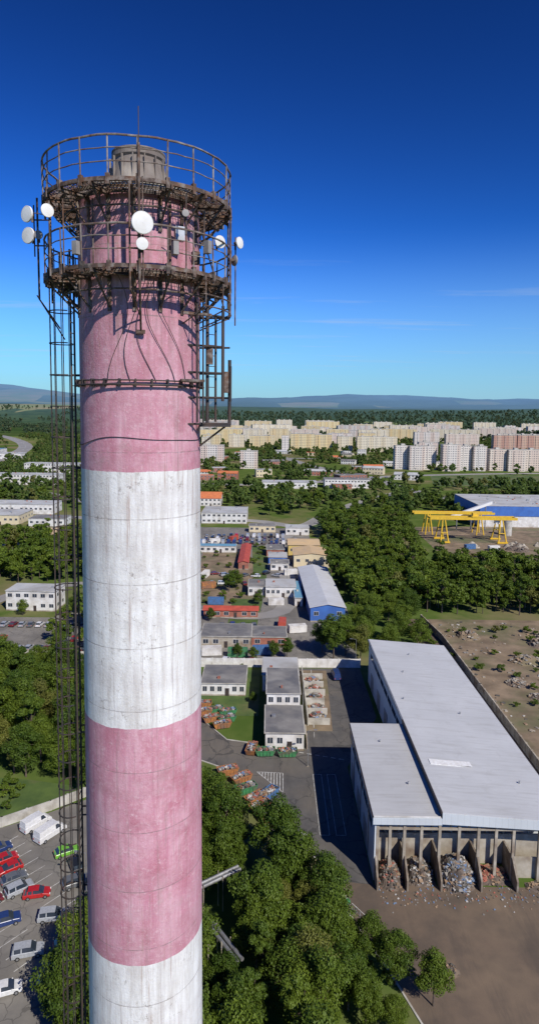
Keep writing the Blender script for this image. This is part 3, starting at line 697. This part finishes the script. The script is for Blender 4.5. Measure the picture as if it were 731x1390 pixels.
# ------------------------------------------------------------ skips, containers
def skipmesh(k):
    b=MB(); L,W,H_=2.2,1.0,1.4
    o=[(-L*.75,-W*.9,.15),(L*.75,-W*.9,.15),(L*.75,W*.9,.15),(-L*.75,W*.9,.15),(-L,-W,H_),(L,-W,H_),(L,W,H_),(-L,W,H_)]
    b.add(o,[[3,2,1,0],[0,1,5,4],[1,2,6,5],[2,3,7,6],[3,0,4,7]],k)
    i_=[(a*.93,c*.9,z) for a,c,z in o]
    b.add(i_[4:]+o[4:],[[0,1,5,4],[1,2,6,5],[2,3,7,6],[3,0,4,7]],k)
    b.add([(a*.93,c*.9,1.1) for a,c,z in o[4:]],[[0,1,2,3]],'waste')
    for s_ in(-1,1):
        b.obox((0,s_*(W+.05),H_-.05),L*.95,.05,.07,0,k)
        for x in(-1.1,-.4,.4,1.1): b.obox((x,s_*W,.8),.05,.08,.5,0,k)
    for _ in range(45):
        q=random.uniform(.1,.38); b.obox((random.uniform(-1.8,1.8),random.uniform(-.7,.7),1.2+random.random()*.35),q,q*.6,q*.4,random.random()*3,random.choice(J),.3)
    return b
SK={}
for k in('skip_o','skip_g','skip_b'):
    for v_ in range(2):
        o=skipmesh(k).build('waste_skip'); SK[(k,v_)]=o.data; bpy.data.objects.remove(o)
def put(name,me,x,y,rz,z=.05,s=1):
    o=bpy.data.objects.new(name,me); COL.objects.link(o); o.location=(x,y,z); o.rotation_euler=(0,0,rz); o.scale=(s,s,s); return o
for x,y,r,k in [(-16,154.5,.2,'skip_o'),(-12.8,151.4,.3,'skip_g'),(-9.6,150.6,.3,'skip_g'),(-15.6,150.5,.2,'skip_o'),(-13.3,147.2,.4,'skip_o'),(-9.6,147.2,.3,'skip_g'),(-10.5,144.2,.3,'skip_o'),
 (-3.2,133.4,1.4,'skip_o'),(-.2,132.3,.05,'skip_g'),(4.6,132.1,.05,'skip_g'),(-7.9,124.8,.35,'skip_o'),(-5.0,122.2,.6,'skip_o'),(-3.9,118.6,.5,'skip_g'),(-1.9,115.5,.75,'skip_o'),(-1.0,112.9,.6,'skip_o'),(.9,110.2,.45,'skip_o'),(2.2,106.9,.7,'skip_b'),(0.6,117.0,.9,'skip_b'),
 (-26,210,.3,'skip_o'),(-24,207,.3,'skip_b')]: put('waste_skip',SK[(k,random.randint(0,1))],x,y,r)
def container(k):
    b=MB(); b.box(-3,-1.2,.15,3,1.2,2.6,k)
    for i in range(20):
        x=-2.9+i*.3
        for s_ in(-1,1): b.obox((x,s_*1.22,1.4),.07,.03,1.15,0,k)
    b.box(3.0,-1.1,.25,3.05,-.03,2.5,k); b.box(3.0,.03,.25,3.05,1.1,2.5,k)
    for x in(-2.9,2.9):
        for y in(-1.15,1.15): b.box(x-.1,y-.08,0,x+.1,y+.08,.15,'darksteel')
    return b
CT={}
for k in('skip_o','skip_g','skip_b','white','red_roof'):
    o=container(k).build('shipping_container'); CT[k]=o.data; bpy.data.objects.remove(o)
for x,y,r,k in [(-1.5,190,.1,'skip_b'),(-17,189,.1,'white'),(-9,188,0,'skip_g'),(5,215,1.5,'red_roof'),(10,210,.2,'white'),(-20,240,0,'skip_b'),(3,240,.1,'white'),(-28,280,1.4,'white'),(-25,262,.3,'skip_o'),(10,285,.2,'white'),(-40,350,.1,'skip_b'),(-30,352,.1,'white'),(-20,360,1,'red_roof'),
 (110,345,.3,'skip_b'),(122,342,.2,'white'),(150,340,.4,'red_roof'),(160,352,.1,'skip_b')]: put('shipping_container',CT[k],x,y,r)
# ------------------------------------------------------------ vehicles
def carmesh(kind,k):
    b=MB()
    if kind=='car': L,W=4.2,.86; low=[(-2.1,.35),(-2.1,.80),(-1.95,.95),(-1.0,1.0),(1.0,.98),(1.75,.84),(2.08,.68),(2.1,.35)]; cab=[(-1.85,.96),(-1.35,1.42),(-.2,1.5),(.35,1.44),(1.1,.97)]
    elif kind=='suv': L,W=4.4,.90; low=[(-2.2,.4),(-2.2,1.0),(-2.1,1.1),(-1.0,1.12),(1.1,1.08),(1.95,.98),(2.2,.8),(2.2,.4)]; cab=[(-2.1,1.1),(-1.9,1.66),(-.2,1.72),(.45,1.66),(1.15,1.09)]
    else: L,W=5.4,.98; low=[(-2.7,.4),(-2.7,1.25),(-2.65,1.3),(-1,1.3),(1.2,1.3),(2.3,1.1),(2.65,.85),(2.7,.4)]; cab=[(-2.66,1.3),(-2.55,2.2),(-.2,2.3),(1.1,2.2),(1.95,1.22)]
    n=len(low); vs=[]
    for sy,f in ((-1,0),(-.94,1),(.94,1),(1,0)):
        for x,z in low: vs.append((x*(.985 if f==0 else 1),sy*W,z-(.07 if (f==0 and z>.5) else 0)))
    fs=[]
    for j in range(3):
        for i in range(n): fs.append([j*n+i,(j+1)*n+i,(j+1)*n+(i+1)%n,j*n+(i+1)%n])
    fs+=[list(range(n)),list(range(3*n,4*n))[::-1]]
    b.add(vs,fs,k)
    n=len(cab); zb=min(z for x,z in cab); zt=max(z for x,z in cab); vs=[]
    for sy in(-1,1):
        for x,z in cab:
            t=(z-zb)/(zt-zb); vs.append((x,sy*(W*.93-(W*.16)*t),z))
    gl='glass' if kind!='van' else k
    b.add(vs,[list(range(n)),list(range(n,2*n))[::-1],[0,n,n+1,1],[n-1,n-2,2*n-2,2*n-1]],gl)
    if kind=='van':
        b.add([(cab[-2][0]+.03,-W*.72,zt-.15),(cab[-2][0]+.03,W*.72,zt-.15),(cab[-1][0]+.03,W*.85,zb+.03),(cab[-1][0]+.03,-W*.85,zb+.03)],[[0,1,2,3]],'glass')
        for s_ in(-1,1): b.add([(.5,s_*(W*.93+.005),zb+.1),(1.55,s_*(W*.93+.005),zb+.1),(1.0,s_*(W*.80+.01),zt-.25),(.5,s_*(W*.80+.01),zt-.25)],[[0,1,2,3]],'glass')
    idx=list(range(1,n-1)); vs2=[]
    for sy in(-1,1):
        for i in idx:
            x,z=cab[i]; t=(z-zb)/(zt-zb); vs2.append((x,sy*(W*.93-(W*.16)*t+.01),z+.02))
    q=len(idx); b.add(vs2,[[i,q+i,q+i+1,i+1] for i in range(q-1)],k)
    for i,x in ((0,cab[1][0]),(1,(cab[1][0]+cab[-2][0])/2-.1)):
        for s_ in(-1,1): b.add([(x-.06,s_*(W*.77+.02),zt-.02),(x+.08,s_*(W*.77+.02),zt-.02),(x+.08,s_*(W*.93+.02),zb),(x-.1,s_*(W*.93+.02),zb)],[[0,1,2,3]],k)
    for x in(-L*.31,L*.32):
        for s_ in(-1,1): b.cyl((x,s_*(W-.2),.33),(x,s_*(W+.02),.33),.33,n=14,k='tyre'); b.cyl((x,s_*(W+.02),.33),(x,s_*(W+.03),.33),.19,n=10,k='steel_l')
    f=low[-1][0]
    for s_ in(-1,1): b.obox((f-.05,s_*W*.7,.66),.08,.16,.07,0,'dish'); b.obox((-f+.02,s_*W*.75,.78),.05,.12,.1,0,'red_roof'); b.obox((cab[-1][0]-.25,s_*(W+.06),zb+.08),.08,.07,.06,0,k)
    b.obox((f,0,.48),.02,.4,.08,0,'darksteel')
    return b
VM={}
def veh(kind,c,x,y,deg,s=1):
    key=(kind,c)
    nm={'car':'parked_car','suv':'parked_suv','van':'parked_van'}[kind]
    if key not in VM:
        o=carmesh(kind,'car_'+c).build(nm); VM[key]=o.data; bpy.data.objects.remove(o)
    put(nm,VM[key],x,y,math.radians(deg),.05,s)
veh('van','wht',-41.0,107.4,54);veh('van','wht',-37.6,104.9,56,1.05)
for a in [('car','red',-42.8,98.4,38),('car','red',-41.2,96.2,218),('car','grey',-39.6,94.0,38),('suv','silver',-37.9,91.8,40),('car','blue',-44.8,100.9,38),
 ('car','maroon',-41.5,89.2,40),('car','red',-34.9,91.0,12),('suv','blue',-37.5,85.6,25),('suv','silver',-31.0,86.6,10),('car','red',-27.3,81.8,25),('suv','silver',-32.3,80.4,15),('car','green',-33.3,100.4,30),('suv','black',-30.9,97.3,120),('suv','grey',-29.6,93.4,30),
 ('car','wht',-47.5,95.4,40),('car','silver',-44.5,84.5,40),('car','blue',-38.5,78.5,30),('car','black',-27.5,76,20),('car','wht',-33,74.6,20),('car','red',-37,72.5,40)]: veh(*a,.95)
veh('van','blue',19.3,173.4,95); veh('van','wht',6,178,2)
cc=['red','silver','wht','black','blue','grey','maroon','silver','grey']
for i in range(15): veh('car',random.choice(cc),-94+i*2.9,random.choice([191,191.5,200]),88+random.uniform(-6,6))
for i in range(12): veh('car',random.choice(cc),-90+i*3.0,213,90+random.uniform(-5,5))
for r_,y in enumerate((183.6,187.6,191.2,210.5,214.5)):
    for i in range(7): veh(random.choice(['car','suv']),random.choice(cc),-20+i*3.9+random.uniform(-.4,.4),y+random.uniform(-.5,.5),random.choice([80,90,100])) if random.random()<.75 and not(r_ in(1,2) and (abs(-20+i*3.9+9)<5 or abs(-20+i*3.9+17)<5 or abs(-20+i*3.9+1.5)<5)) else None
for i in range(14): veh(random.choice(['car','suv','van']),random.choice(cc),-24+(i%7)*4.6,270+(i//7)*13+random.uniform(-3,3),random.uniform(0,180))
for i in range(46): veh(random.choice(['car','suv','van']),random.choice(cc),-36+(i%16)*3.4+random.uniform(-.4,.4),352+(i//16)*9+random.uniform(-.5,.5),90+random.uniform(-8,8))
for i in range(20): veh('car',random.choice(cc),-150+i*3.1,385,90)
for i in range(14): veh('car',random.choice(cc),30+i*9+random.uniform(-3,3),660+i*4.4,27)
# ------------------------------------------------------------ gantry cranes
cr_=empty('gantry_crane',(0,0,0)); b=MB()
for y in(362,368):
    b.box(92,y,13.2,142,y+.9,14.6,'yellow')
for x in(92,141.4): b.box(x,362.95,13.4,x+.6,367.95,14.4,'yellow')
b.build('main_girders',cr_); b=MB()
for x in(100,133):
    for y,yy in((362.5,359.5),(368.5,371.5)):
        for dx in(-2.2,2.2): b.cyl((x+dx,yy,.8),(x+dx*.3,y,13.2),.42,.35,6,'yellow')
    b.box(x-3,358.8,.3,x+3,360.2,1.1,'yellow'); b.box(x-3,370.8,.3,x+3,372.2,1.1,'yellow')
    for yy in(359.5,371.5): b.cyl((x-1.6,yy,6),(x+1.6,yy,6),.25,n=6,k='yellow')
b.build('legs',cr_); b=MB()
b.box(116,361.8,14.62,121,369.2,15.2,'yellow'); b.box(117,364,15.2,120,367,16.8,'yellow'); b.box(130,363.5,10.8,132.5,366.5,13.1,'dish')
for s_ in(364.5,366.5): b.cyl((118.5,s_,8),(118.5,s_,15),.06,n=4,k='darksteel')
b.box(117.8,364,7.2,119.2,367,8,'darksteel'); b.build('trolley',cr_)
cr_=empty('gantry_crane',(0,0,0)); b=MB()
for y in(385,390): b.box(88,y,12.6,137,y+.8,13.8,'yellow')
for x in(97,128):
    for y in(385.4,390.4):
        for dx in(-2.2,2.2): b.cyl((x+dx,y+(1 if y>388 else -1)*2,.3),(x+dx*.3,y,12.6),.38,n=6,k='yellow')
b.build('frame',cr_)
b=MB(); b.obox((128,402,13),13,1.3,.9,.1,'dish')
for i in range(len(b.v)):
    x,y,z=b.v[i]; b.v[i]=(x,y,z+(x-128)*.35)
for x in(119,128,137): b.cyl((x,402,0),(x,402,12.5+(x-128)*.35),.35,n=6,k='steel_l')
b.build('inclined_conveyor')
b=MB(); b.cyl((145,385,0),(145,385,9),2.6,n=24,k='conc_l'); b.cyl((145,385,9),(145,385,10.6),2.6,.4,24,'steel_l'); b.build('silo')
e=bld('blue_white_factory_hall',137,412,215,470,14,'white','felt_l',wf=14,ws=False)
b=MB(); b.box(-39.3,-29.4,7.5,39.3,-29.06,13.9,'blue_w'); b.box(-39.3,-29.0,7.5,-39.06,29,13.9,'blue_w'); b.build('blue_fascia',e)
for i in range(9): pile('aggregate_heap',random.uniform(100,160),random.uniform(335,356),4,3,2.2,10,['junk5'],(.2,.6),base=random.choice(['waste','conc']))
def pipeline(name,pts,offs=(-.35,.35),r=.26,z=3.4):
    b=MB()
    for p,q in zip(pts[:-1],pts[1:]):
        p=Vector(p);q=Vector(q);d=(q-p).normalized();n=Vector((-d.y,d.x))
        for o in offs: b.cyl((*(p+n*o),z),(*(q+n*o),z),r,n=14,k='steel_l')
        k=int((q-p).length/4)+1
        for i in range(k):
            c=p+(q-p)*(i/k)
            for o in(-.7,.7): b.cyl((*(c+n*o),0),(*(c+n*o),z+.5),.07,n=6,k='conc')
            b.obox((c.x,c.y,z-.33),.08,.8,.08,math.atan2(d.y,d.x),'steel_l')
    return b.build(name)
pipeline('steam_pipeline',[(-26,77),(-9.3,87.2),(-3.9,91)],z=5.2); pipeline('steam_pipeline',[(-12,84.5),(-7,80.5),(-3,75)],z=4.6)
def lamp(x,y,h,a):
    b=MB(); b.cyl((0,0,0),(0,0,h),.10,.05,8,'steel_l'); b.cyl((0,0,h),(1.2,0,h+.15),.035,n=6,k='steel_l'); b.obox((1.5,0,h+.15),.35,.14,.05,0,'steel_l'); b.obox((1.5,0,h+.09),.25,.1,.02,0,'dish'); b.box(-.2,-.2,0,.2,.2,.15,'conc')
    b.build('street_lamp',None,(x,y,0),a)
for a in[(-2.5,82.5,9,.5),(8.8,128,8,0),(9,152,8,0),(-47,95,8,0),(-27,90,8,3),(26,182,8,3),(-2,232,8,0),(8,270,8,3),(-60,228,8,0)]: lamp(*a)
b=MB()
for i in range(6): b.cyl((13.2+i*.5,89.0-i*.7,0),(13.2+i*.5,89.0-i*.7,1.2),.04,n=6,k='dish')
for z in(.5,1.15): b.cyl((13.2,89.0,z),(15.7,85.5,z),.04,n=6,k='dish')
b.obox((12.6,89.8,.55),.35,.3,.5,.4,'skip_g'); b.build('barrier_fence')
b=MB()
for _ in range(1500):
    x=random.uniform(59,120);y=random.uniform(80,222)
    if fb(x,y,12,5)<.02: continue
    q=random.uniform(.1,.55); b.obox((x,y,.1),q,q*.7,q*.4,random.random()*3,random.choice(['conc','conc_l','junk1','junk5','junk2']),random.uniform(-.3,.3))
for _ in range(300):
    x=random.uniform(18,48);y=random.gauss(92,1.3); q=random.uniform(.04,.16); b.obox((x,y,.08),q,q*.7,q*.4,random.random()*3,random.choice(J),.2)
b.build('rubble')
for i in range(12): pile('rubble_heap',random.uniform(62,100),random.uniform(110,215),random.uniform(2,5),random.uniform(2,4),random.uniform(.8,2),70,['conc','junk1','junk5'],(.15,.5),base=random.choice(['dirt','waste']))
pile('soil_heap',24.6,78.5,1.8,1.1,.6,50,['junk1','junk2'],(.06,.2),base='asphalt_dirty')
# ------------------------------------------------------------ trees
def treemesh(name,seed,H,R,ncl,nleaf,ls,lm='leaf',shape='round',trunk=True):
    rg=np.random.RandomState(seed); cz=.60*H; az=.42*H
    C=[];
    while len(C)<ncl:
        p=rg.uniform(-1,1,3); r=np.linalg.norm(p)
        if r>1 or r<.35: continue
        if shape=='round' and p[2]<-.8: continue
        wsc=1-.35*max(p[2],0) if shape=='round' else 1
        C.append((p[0]*R*.9*wsc,p[1]*R*.9*wsc,cz+p[2]*az*.9))
    C=np.array(C); rc=R*rg.uniform(.17,.38,ncl); ct=rg.uniform(0,1,ncl)
    ci=rg.choice(ncl,nleaf,p=rc**2/np.sum(rc**2)); d=rg.normal(size=(nleaf,3)); d/=np.linalg.norm(d,axis=1)[:,None]
    rad=rg.uniform(.5,1.22,nleaf)**.7
    P=C[ci]+d*(rc[ci]*rad)[:,None]*np.array([1,1,.75])
    nrm=d*.9+rg.normal(size=(nleaf,3))*.5+np.array([0,0,.3]); nrm/=np.linalg.norm(nrm,axis=1)[:,None]
    a=np.cross(nrm,rg.normal(size=(nleaf,3))); a/=np.linalg.norm(a,axis=1)[:,None]; c=np.cross(nrm,a)
    s=ls*rg.uniform(.6,1.3,nleaf)[:,None]
    V=np.stack([P-a*s*.5,P-c*s*.35,P+a*s*.5,P+c*s*.35],1).reshape(-1,3)
    b=MB()
    b.cyl((0,0,0),(0,0,H*.35),.028*H*.6,.018*H*.6,7,'bark',False); b.cyl((0,0,H*.35),(.1,0,H*.85),.018*H*.6,.02,6,'bark',False)
    if trunk:
        for i in range(min(ncl,16)):
            z=H*(.28+.35*rg.rand()); b.cyl((0,0,z),tuple(C[i]),.05,.02,5,'bark',False)
    nb=len(b.v); me=bpy.data.meshes.new(name)
    allv=b.v+[tuple(x) for x in V]; fs=b.f+[[nb+4*i,nb+4*i+1,nb+4*i+2,nb+4*i+3] for i in range(nleaf)]
    me.from_pydata(allv,[],fs); me.materials.append(M['bark']); me.materials.append(M[lm])
    me.polygons.foreach_set('material_index',[0]*len(b.f)+[1]*nleaf)
    at=me.attributes.new('tint','FLOAT','POINT'); tv=np.concatenate([np.zeros(nb),np.repeat(np.clip(ct[ci]*.6+rg.uniform(0,.4,nleaf),0,1),4)]); at.data.foreach_set('value',tv)
    me.update(); return me
NEAR=[treemesh('deciduous_tree',i,12,3.6 if i%2 else 4.1,40+4*i,10500,.32) for i in range(5)]+[treemesh('poplar_tree',9,14,2.4,36,9000,.30,shape='tall')]
MID=[treemesh('woodland_tree',20+i,11,3.6,24,2100,.66,'leaf') for i in range(4)]+[treemesh('woodland_poplar',31,14,2.6,22,1800,.60,'leaf',shape='tall')]
FAR=[treemesh('distant_tree',40+i,11,4.2,12,330,1.9,'leaf_far',trunk=False) for i in range(3)]
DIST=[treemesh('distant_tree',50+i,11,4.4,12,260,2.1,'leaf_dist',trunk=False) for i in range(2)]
BUSH=[treemesh('shrub',60,2.4,1.5,9,900,.28)]
def inpoly(x,y,P):
    r=False;j=len(P)-1
    for i in range(len(P)):
        if (P[i][1]>y)!=(P[j][1]>y) and x<(P[j][0]-P[i][0])*(y-P[i][1])/(P[j][1]-P[i][1])+P[i][0]: r=not r
        j=i
    return r
def pts(P,sp,keep=1,jit=.42,rd=True):
    x0=min(p[0] for p in P);x1=max(p[0] for p in P);y0=min(p[1] for p in P);y1=max(p[1] for p in P); out=[]
    y=y0
    while y<y1:
        x=x0
        while x<x1:
            a=x+random.uniform(-jit,jit)*sp;c=y+random.uniform(-jit,jit)*sp
            if inpoly(a,c,P) and random.random()<keep and not(rd and onroad(a,c,3)): out.append((a,c))
            x+=sp
        y+=sp
    return out
def neartrees(P,sp,lo,hi,keep=1,avoid=()):
    for x,y in pts(P,sp,keep,rd=False):
        if any(segd((x,y),a,b)<w for a,b,w in avoid): continue
        i=random.choice([0,1,2,3,4,0,1,2,3,5]); s=random.uniform(lo,hi)/12
        o=put('poplar_tree' if i==5 else 'deciduous_tree',NEAR[i],x,y,random.uniform(0,6.28),0,s); o.scale=(s*random.uniform(.85,1.15),s*random.uniform(.85,1.15),s)
av=[((-9.3,87.2),(-3.9,91),3.0),((-9,82),(-4,77),2.4)]
neartrees([(-22,110),(-9,108),(-4,102),(-1,95),(5,90),(9,84),(11,76),(12,56),(-25,56),(-24,80),(-19,95)],4.6,7,12.5,.95,avoid=av)
neartrees([(12,76),(18,72),(20,66),(20,56),(12,56)],4.6,5,8,.9)
for x,y,s in[(1.5,97,13.5),(9.0,86.5,11.5),(-13,107,12.5),(-9,105,11.5),(-6.5,101,12),(4.5,91,13),(8.5,80,11),(17.3,76.5,8),(21.5,73.5,7.5),(14,79,8)]:
    o=put('deciduous_tree',NEAR[random.randint(0,4)],x,y,random.random()*6,0,s/12)
neartrees([(-85,172),(-30,178),(-24,150),(-29,120),(-37,118),(-46,122),(-60,126),(-90,131)],5.4,8,14,.94)
for x,y,s in[(20,187,14),(24,190,13),(17,192,11),(28,186,11),(-9,186.5,5),(2,186,6),(6,187,7),(-4,184.5,4.5),(30,196,11),(33,205,11),(36,215,12),(30,210,10),(37,190,10),(42,200,11),(46,212,11),(50,222,12),(34,222,12),(43,222,11),(48,196,10),(-16,257,9),(-13,262,8),(-3.5,240,6),(-30,205,8),(-100,226,8),(-88,224,6),(-70,228,8),(-20,220,5),(-18,168,4),(-3.5,157,3.0)]:
    put('deciduous_tree',NEAR[random.randint(0,4)],x,y,random.random()*6,0,s/12)
def scatter(name,P,meshes,lo,hi,base):
    e=empty(name); n=len(meshes)
    for k,me in enumerate(meshes):
        vs=[];fs=[]
        for j,(x,y) in enumerate(P):
            if j%n!=k: continue
            s=random.uniform(lo,hi)/base/2; a=random.uniform(0,6.28); z=tz(x,y); o=len(vs)
            for q in range(4): t=a+math.pi/4+q*math.pi/2; vs.append((x+s*1.414*math.cos(t),y+s*1.414*math.sin(t),z))
            fs.append([o,o+1,o+2,o+3])
        pm=bpy.data.meshes.new('tree_positions'); pm.from_pydata(vs,[],fs)
        po=bpy.data.objects.new('tree_positions',pm); COL.objects.link(po); po.parent=e
        po.instance_type='FACES'; po.use_instance_faces_scale=True; po.show_instancer_for_render=False; po.show_instancer_for_viewport=False
        to=bpy.data.objects.new(me.name,me); COL.objects.link(to); to.parent=po
wood=pts([(34,228),(56,232),(110,228),(150,284),(72,292),(28,292),(30,262)],5.4,.97)+pts([(29,292),(74,292),(80,345),(90,430),(36,430),(29,345)],6.2,.85)
wood+=pts([(-140,262),(-74,262),(-66,300),(-72,342),(-150,344)],6,.85)+pts([(-70,190),(-36,186),(-30,230),(-34,300),(-60,400),(-66,300)],6,.6)
scatter('woodland',wood,MID,6,15,11)
t2=pts([(-70,452),(20,446),(120,436),(240,480),(260,590),(150,600),(60,597),(-60,597)],8,.66)+pts([(-330,470),(-100,470),(-120,600),(-330,600)],8.5,.7)+pts([(95,410),(190,474),(330,500),(330,430),(220,330),(190,320),(160,300),(250,260),(400,600),(250,620)],9,.5)
t2=[p for p in t2 if not any(a-4<p[0]<b_+4 and c-9<p[1]<d_+4 for a,b_,c,d_ in BL) and fb(p[0],p[1],60,4)>-.22]
scatter('park_trees',t2,[MID[0],FAR[0],FAR[1],FAR[2]],7,14,11)
t3=[]
for _ in range(7500):
    y=random.uniform(600,1600); x=random.uniform(-.5*y,.5*y)
    if fb(x,y,110,9)<-.05: continue
    if any(abs(x-a)<22 and abs(y-c)<14 for a,c in OCC): continue
    if 165<x<310 and 640<y<760: continue
    if any(a-5<x<b_+5 and c-14<y<d_+5 for a,b_,c,d_ in BL): continue
    if onroad(x,y,9): continue
    t3.append((x,y))
scatter('town_trees',t3,FAR,7,13,11)
t4=[]
for _ in range(6500):
    y=random.uniform(1600,3600); x=random.uniform(-.5*y,.5*y)
    if any(abs(x-a)<40 and abs(y-c)<20 for a,c in OCC): continue
    if x<-.27*y and fb(x,y,260,2)<.05: continue
    if onroad(x,y,20): continue
    t4.append((x,y))
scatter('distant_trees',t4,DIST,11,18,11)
sh=pts([(60,85),(120,85),(130,222),(60,222)],4.5,.16)+pts([(-18,150),(-2,150),(-2,178),(-18,178)],4,.18)+pts([(-33,240),(-8,240),(-8,330),(-34,330)],5,.35)+pts([(-6,232),(0,232),(0,345),(-8,345)],4,.4)+pts([(93,322),(190,322),(200,334),(94,332)],4,.8)+pts([(49,175),(56,175),(54,222),(46,222)],3,.7)+pts([(-75,109),(-48,110),(-42,114),(-50,121),(-75,123)],3.4,.6)+pts([(9,92),(12,89.5),(14,84),(17,77),(16,74),(10,76)],2.2,.75)+pts([(-20,110),(-9,109),(-5,120),(-10,126),(-20,130)],2.6,.5)
scatter('shrubs',sh,BUSH,1.0,3.0,2.4)
# ------------------------------------------------------------ light, sky, camera
EL=math.radians(41); AZ=math.radians(146)
w=bpy.data.worlds.new("World");S.world=w;w.use_nodes=True
nt=w.node_tree;bg=nt.nodes['Background'];s=nt.nodes.new('ShaderNodeTexSky');s.sky_type='NISHITA';s.sun_disc=False
s.sun_elevation=EL;s.sun_rotation=AZ;s.altitude=400;s.air_density=1.0;s.dust_density=.05;s.ozone_density=2.5
v=vscale(nt,s.outputs[0],(.08,.08,.08))
g_=nt.nodes.new('ShaderNodeGamma'); g_.inputs[1].default_value=2.1; nt.links.new(v,g_.inputs[0])
v=vscale(nt,g_.outputs[0],(10,25,38))
tc=N(nt,'ShaderNodeTexCoord').outputs['Generated']; sp=N(nt,'ShaderNodeSeparateXYZ'); nt.links.new(tc,sp.inputs[0])
hz=N(nt,'ShaderNodeMapRange'); hz.interpolation_type='SMOOTHSTEP'; hz.inputs[1].default_value=.27; hz.inputs[2].default_value=-.05; hz.inputs[4].default_value=.97; nt.links.new(sp.outputs[2],hz.inputs[0])
v=mix(nt,hz.outputs[0],v,(2.9,4.9,6.9))
zc=mth(nt,'MAXIMUM',sp.outputs[2],.02); cb=N(nt,'ShaderNodeCombineXYZ'); nt.links.new(mth(nt,'DIVIDE',sp.outputs[0],zc),cb.inputs[0]); nt.links.new(mth(nt,'DIVIDE',sp.outputs[1],zc),cb.inputs[1])
cl=nz(nt,vscale(nt,cb.outputs[0],(.22,.8,1)),1.3,9,.62,.56,.85)
fade=N(nt,'ShaderNodeMapRange'); fade.inputs[1].default_value=.02; fade.inputs[2].default_value=.08; nt.links.new(sp.outputs[2],fade.inputs[0])
fade2=N(nt,'ShaderNodeMapRange'); fade2.inputs[1].default_value=.26; fade2.inputs[2].default_value=.15; nt.links.new(sp.outputs[2],fade2.inputs[0])
cf=mth(nt,'MULTIPLY',mth(nt,'MULTIPLY',cl,.7),mth(nt,'MULTIPLY',fade.outputs[0],fade2.outputs[0]))
v=mix(nt,cf,v,(4.8,5.8,7.0))
nt.links.new(v,bg.inputs[0]);bg.inputs[1].default_value=.1
l=bpy.data.lights.new("sun",'SUN');l.energy=4.9;l.angle=math.radians(.5);l.color=(1,.94,.85);lo=bpy.data.objects.new("sun",l);COL.objects.link(lo)
d=Vector((math.sin(AZ)*math.cos(EL),math.cos(AZ)*math.cos(EL),math.sin(EL))); lo.rotation_euler=d.to_track_quat('Z','Y').to_euler(); lo.location=(60,-80,140)
S.view_settings.view_transform='Standard';S.view_settings.look='None';S.view_settings.exposure=0
p=math.atan(95/870);r=math.radians(.7)
F=Vector((0,math.cos(p),-math.sin(p)));U0=Vector((0,math.sin(p),math.cos(p)));R0=Vector((1,0,0))
R=R0*math.cos(r)+U0*math.sin(r);U=-R0*math.sin(r)+U0*math.cos(r)
c=bpy.data.cameras.new("camera");o=bpy.data.objects.new("camera",c);COL.objects.link(o)
o.matrix_world=Matrix(((R.x,U.x,-F.x,0),(R.y,U.y,-F.y,0),(R.z,U.z,-F.z,CAMH),(0,0,0,1)))
c.sensor_fit='VERTICAL';c.sensor_height=36;c.lens=36*870/1390;c.shift_y=-45/1390;c.clip_start=.1;c.clip_end=60000
S.camera=o
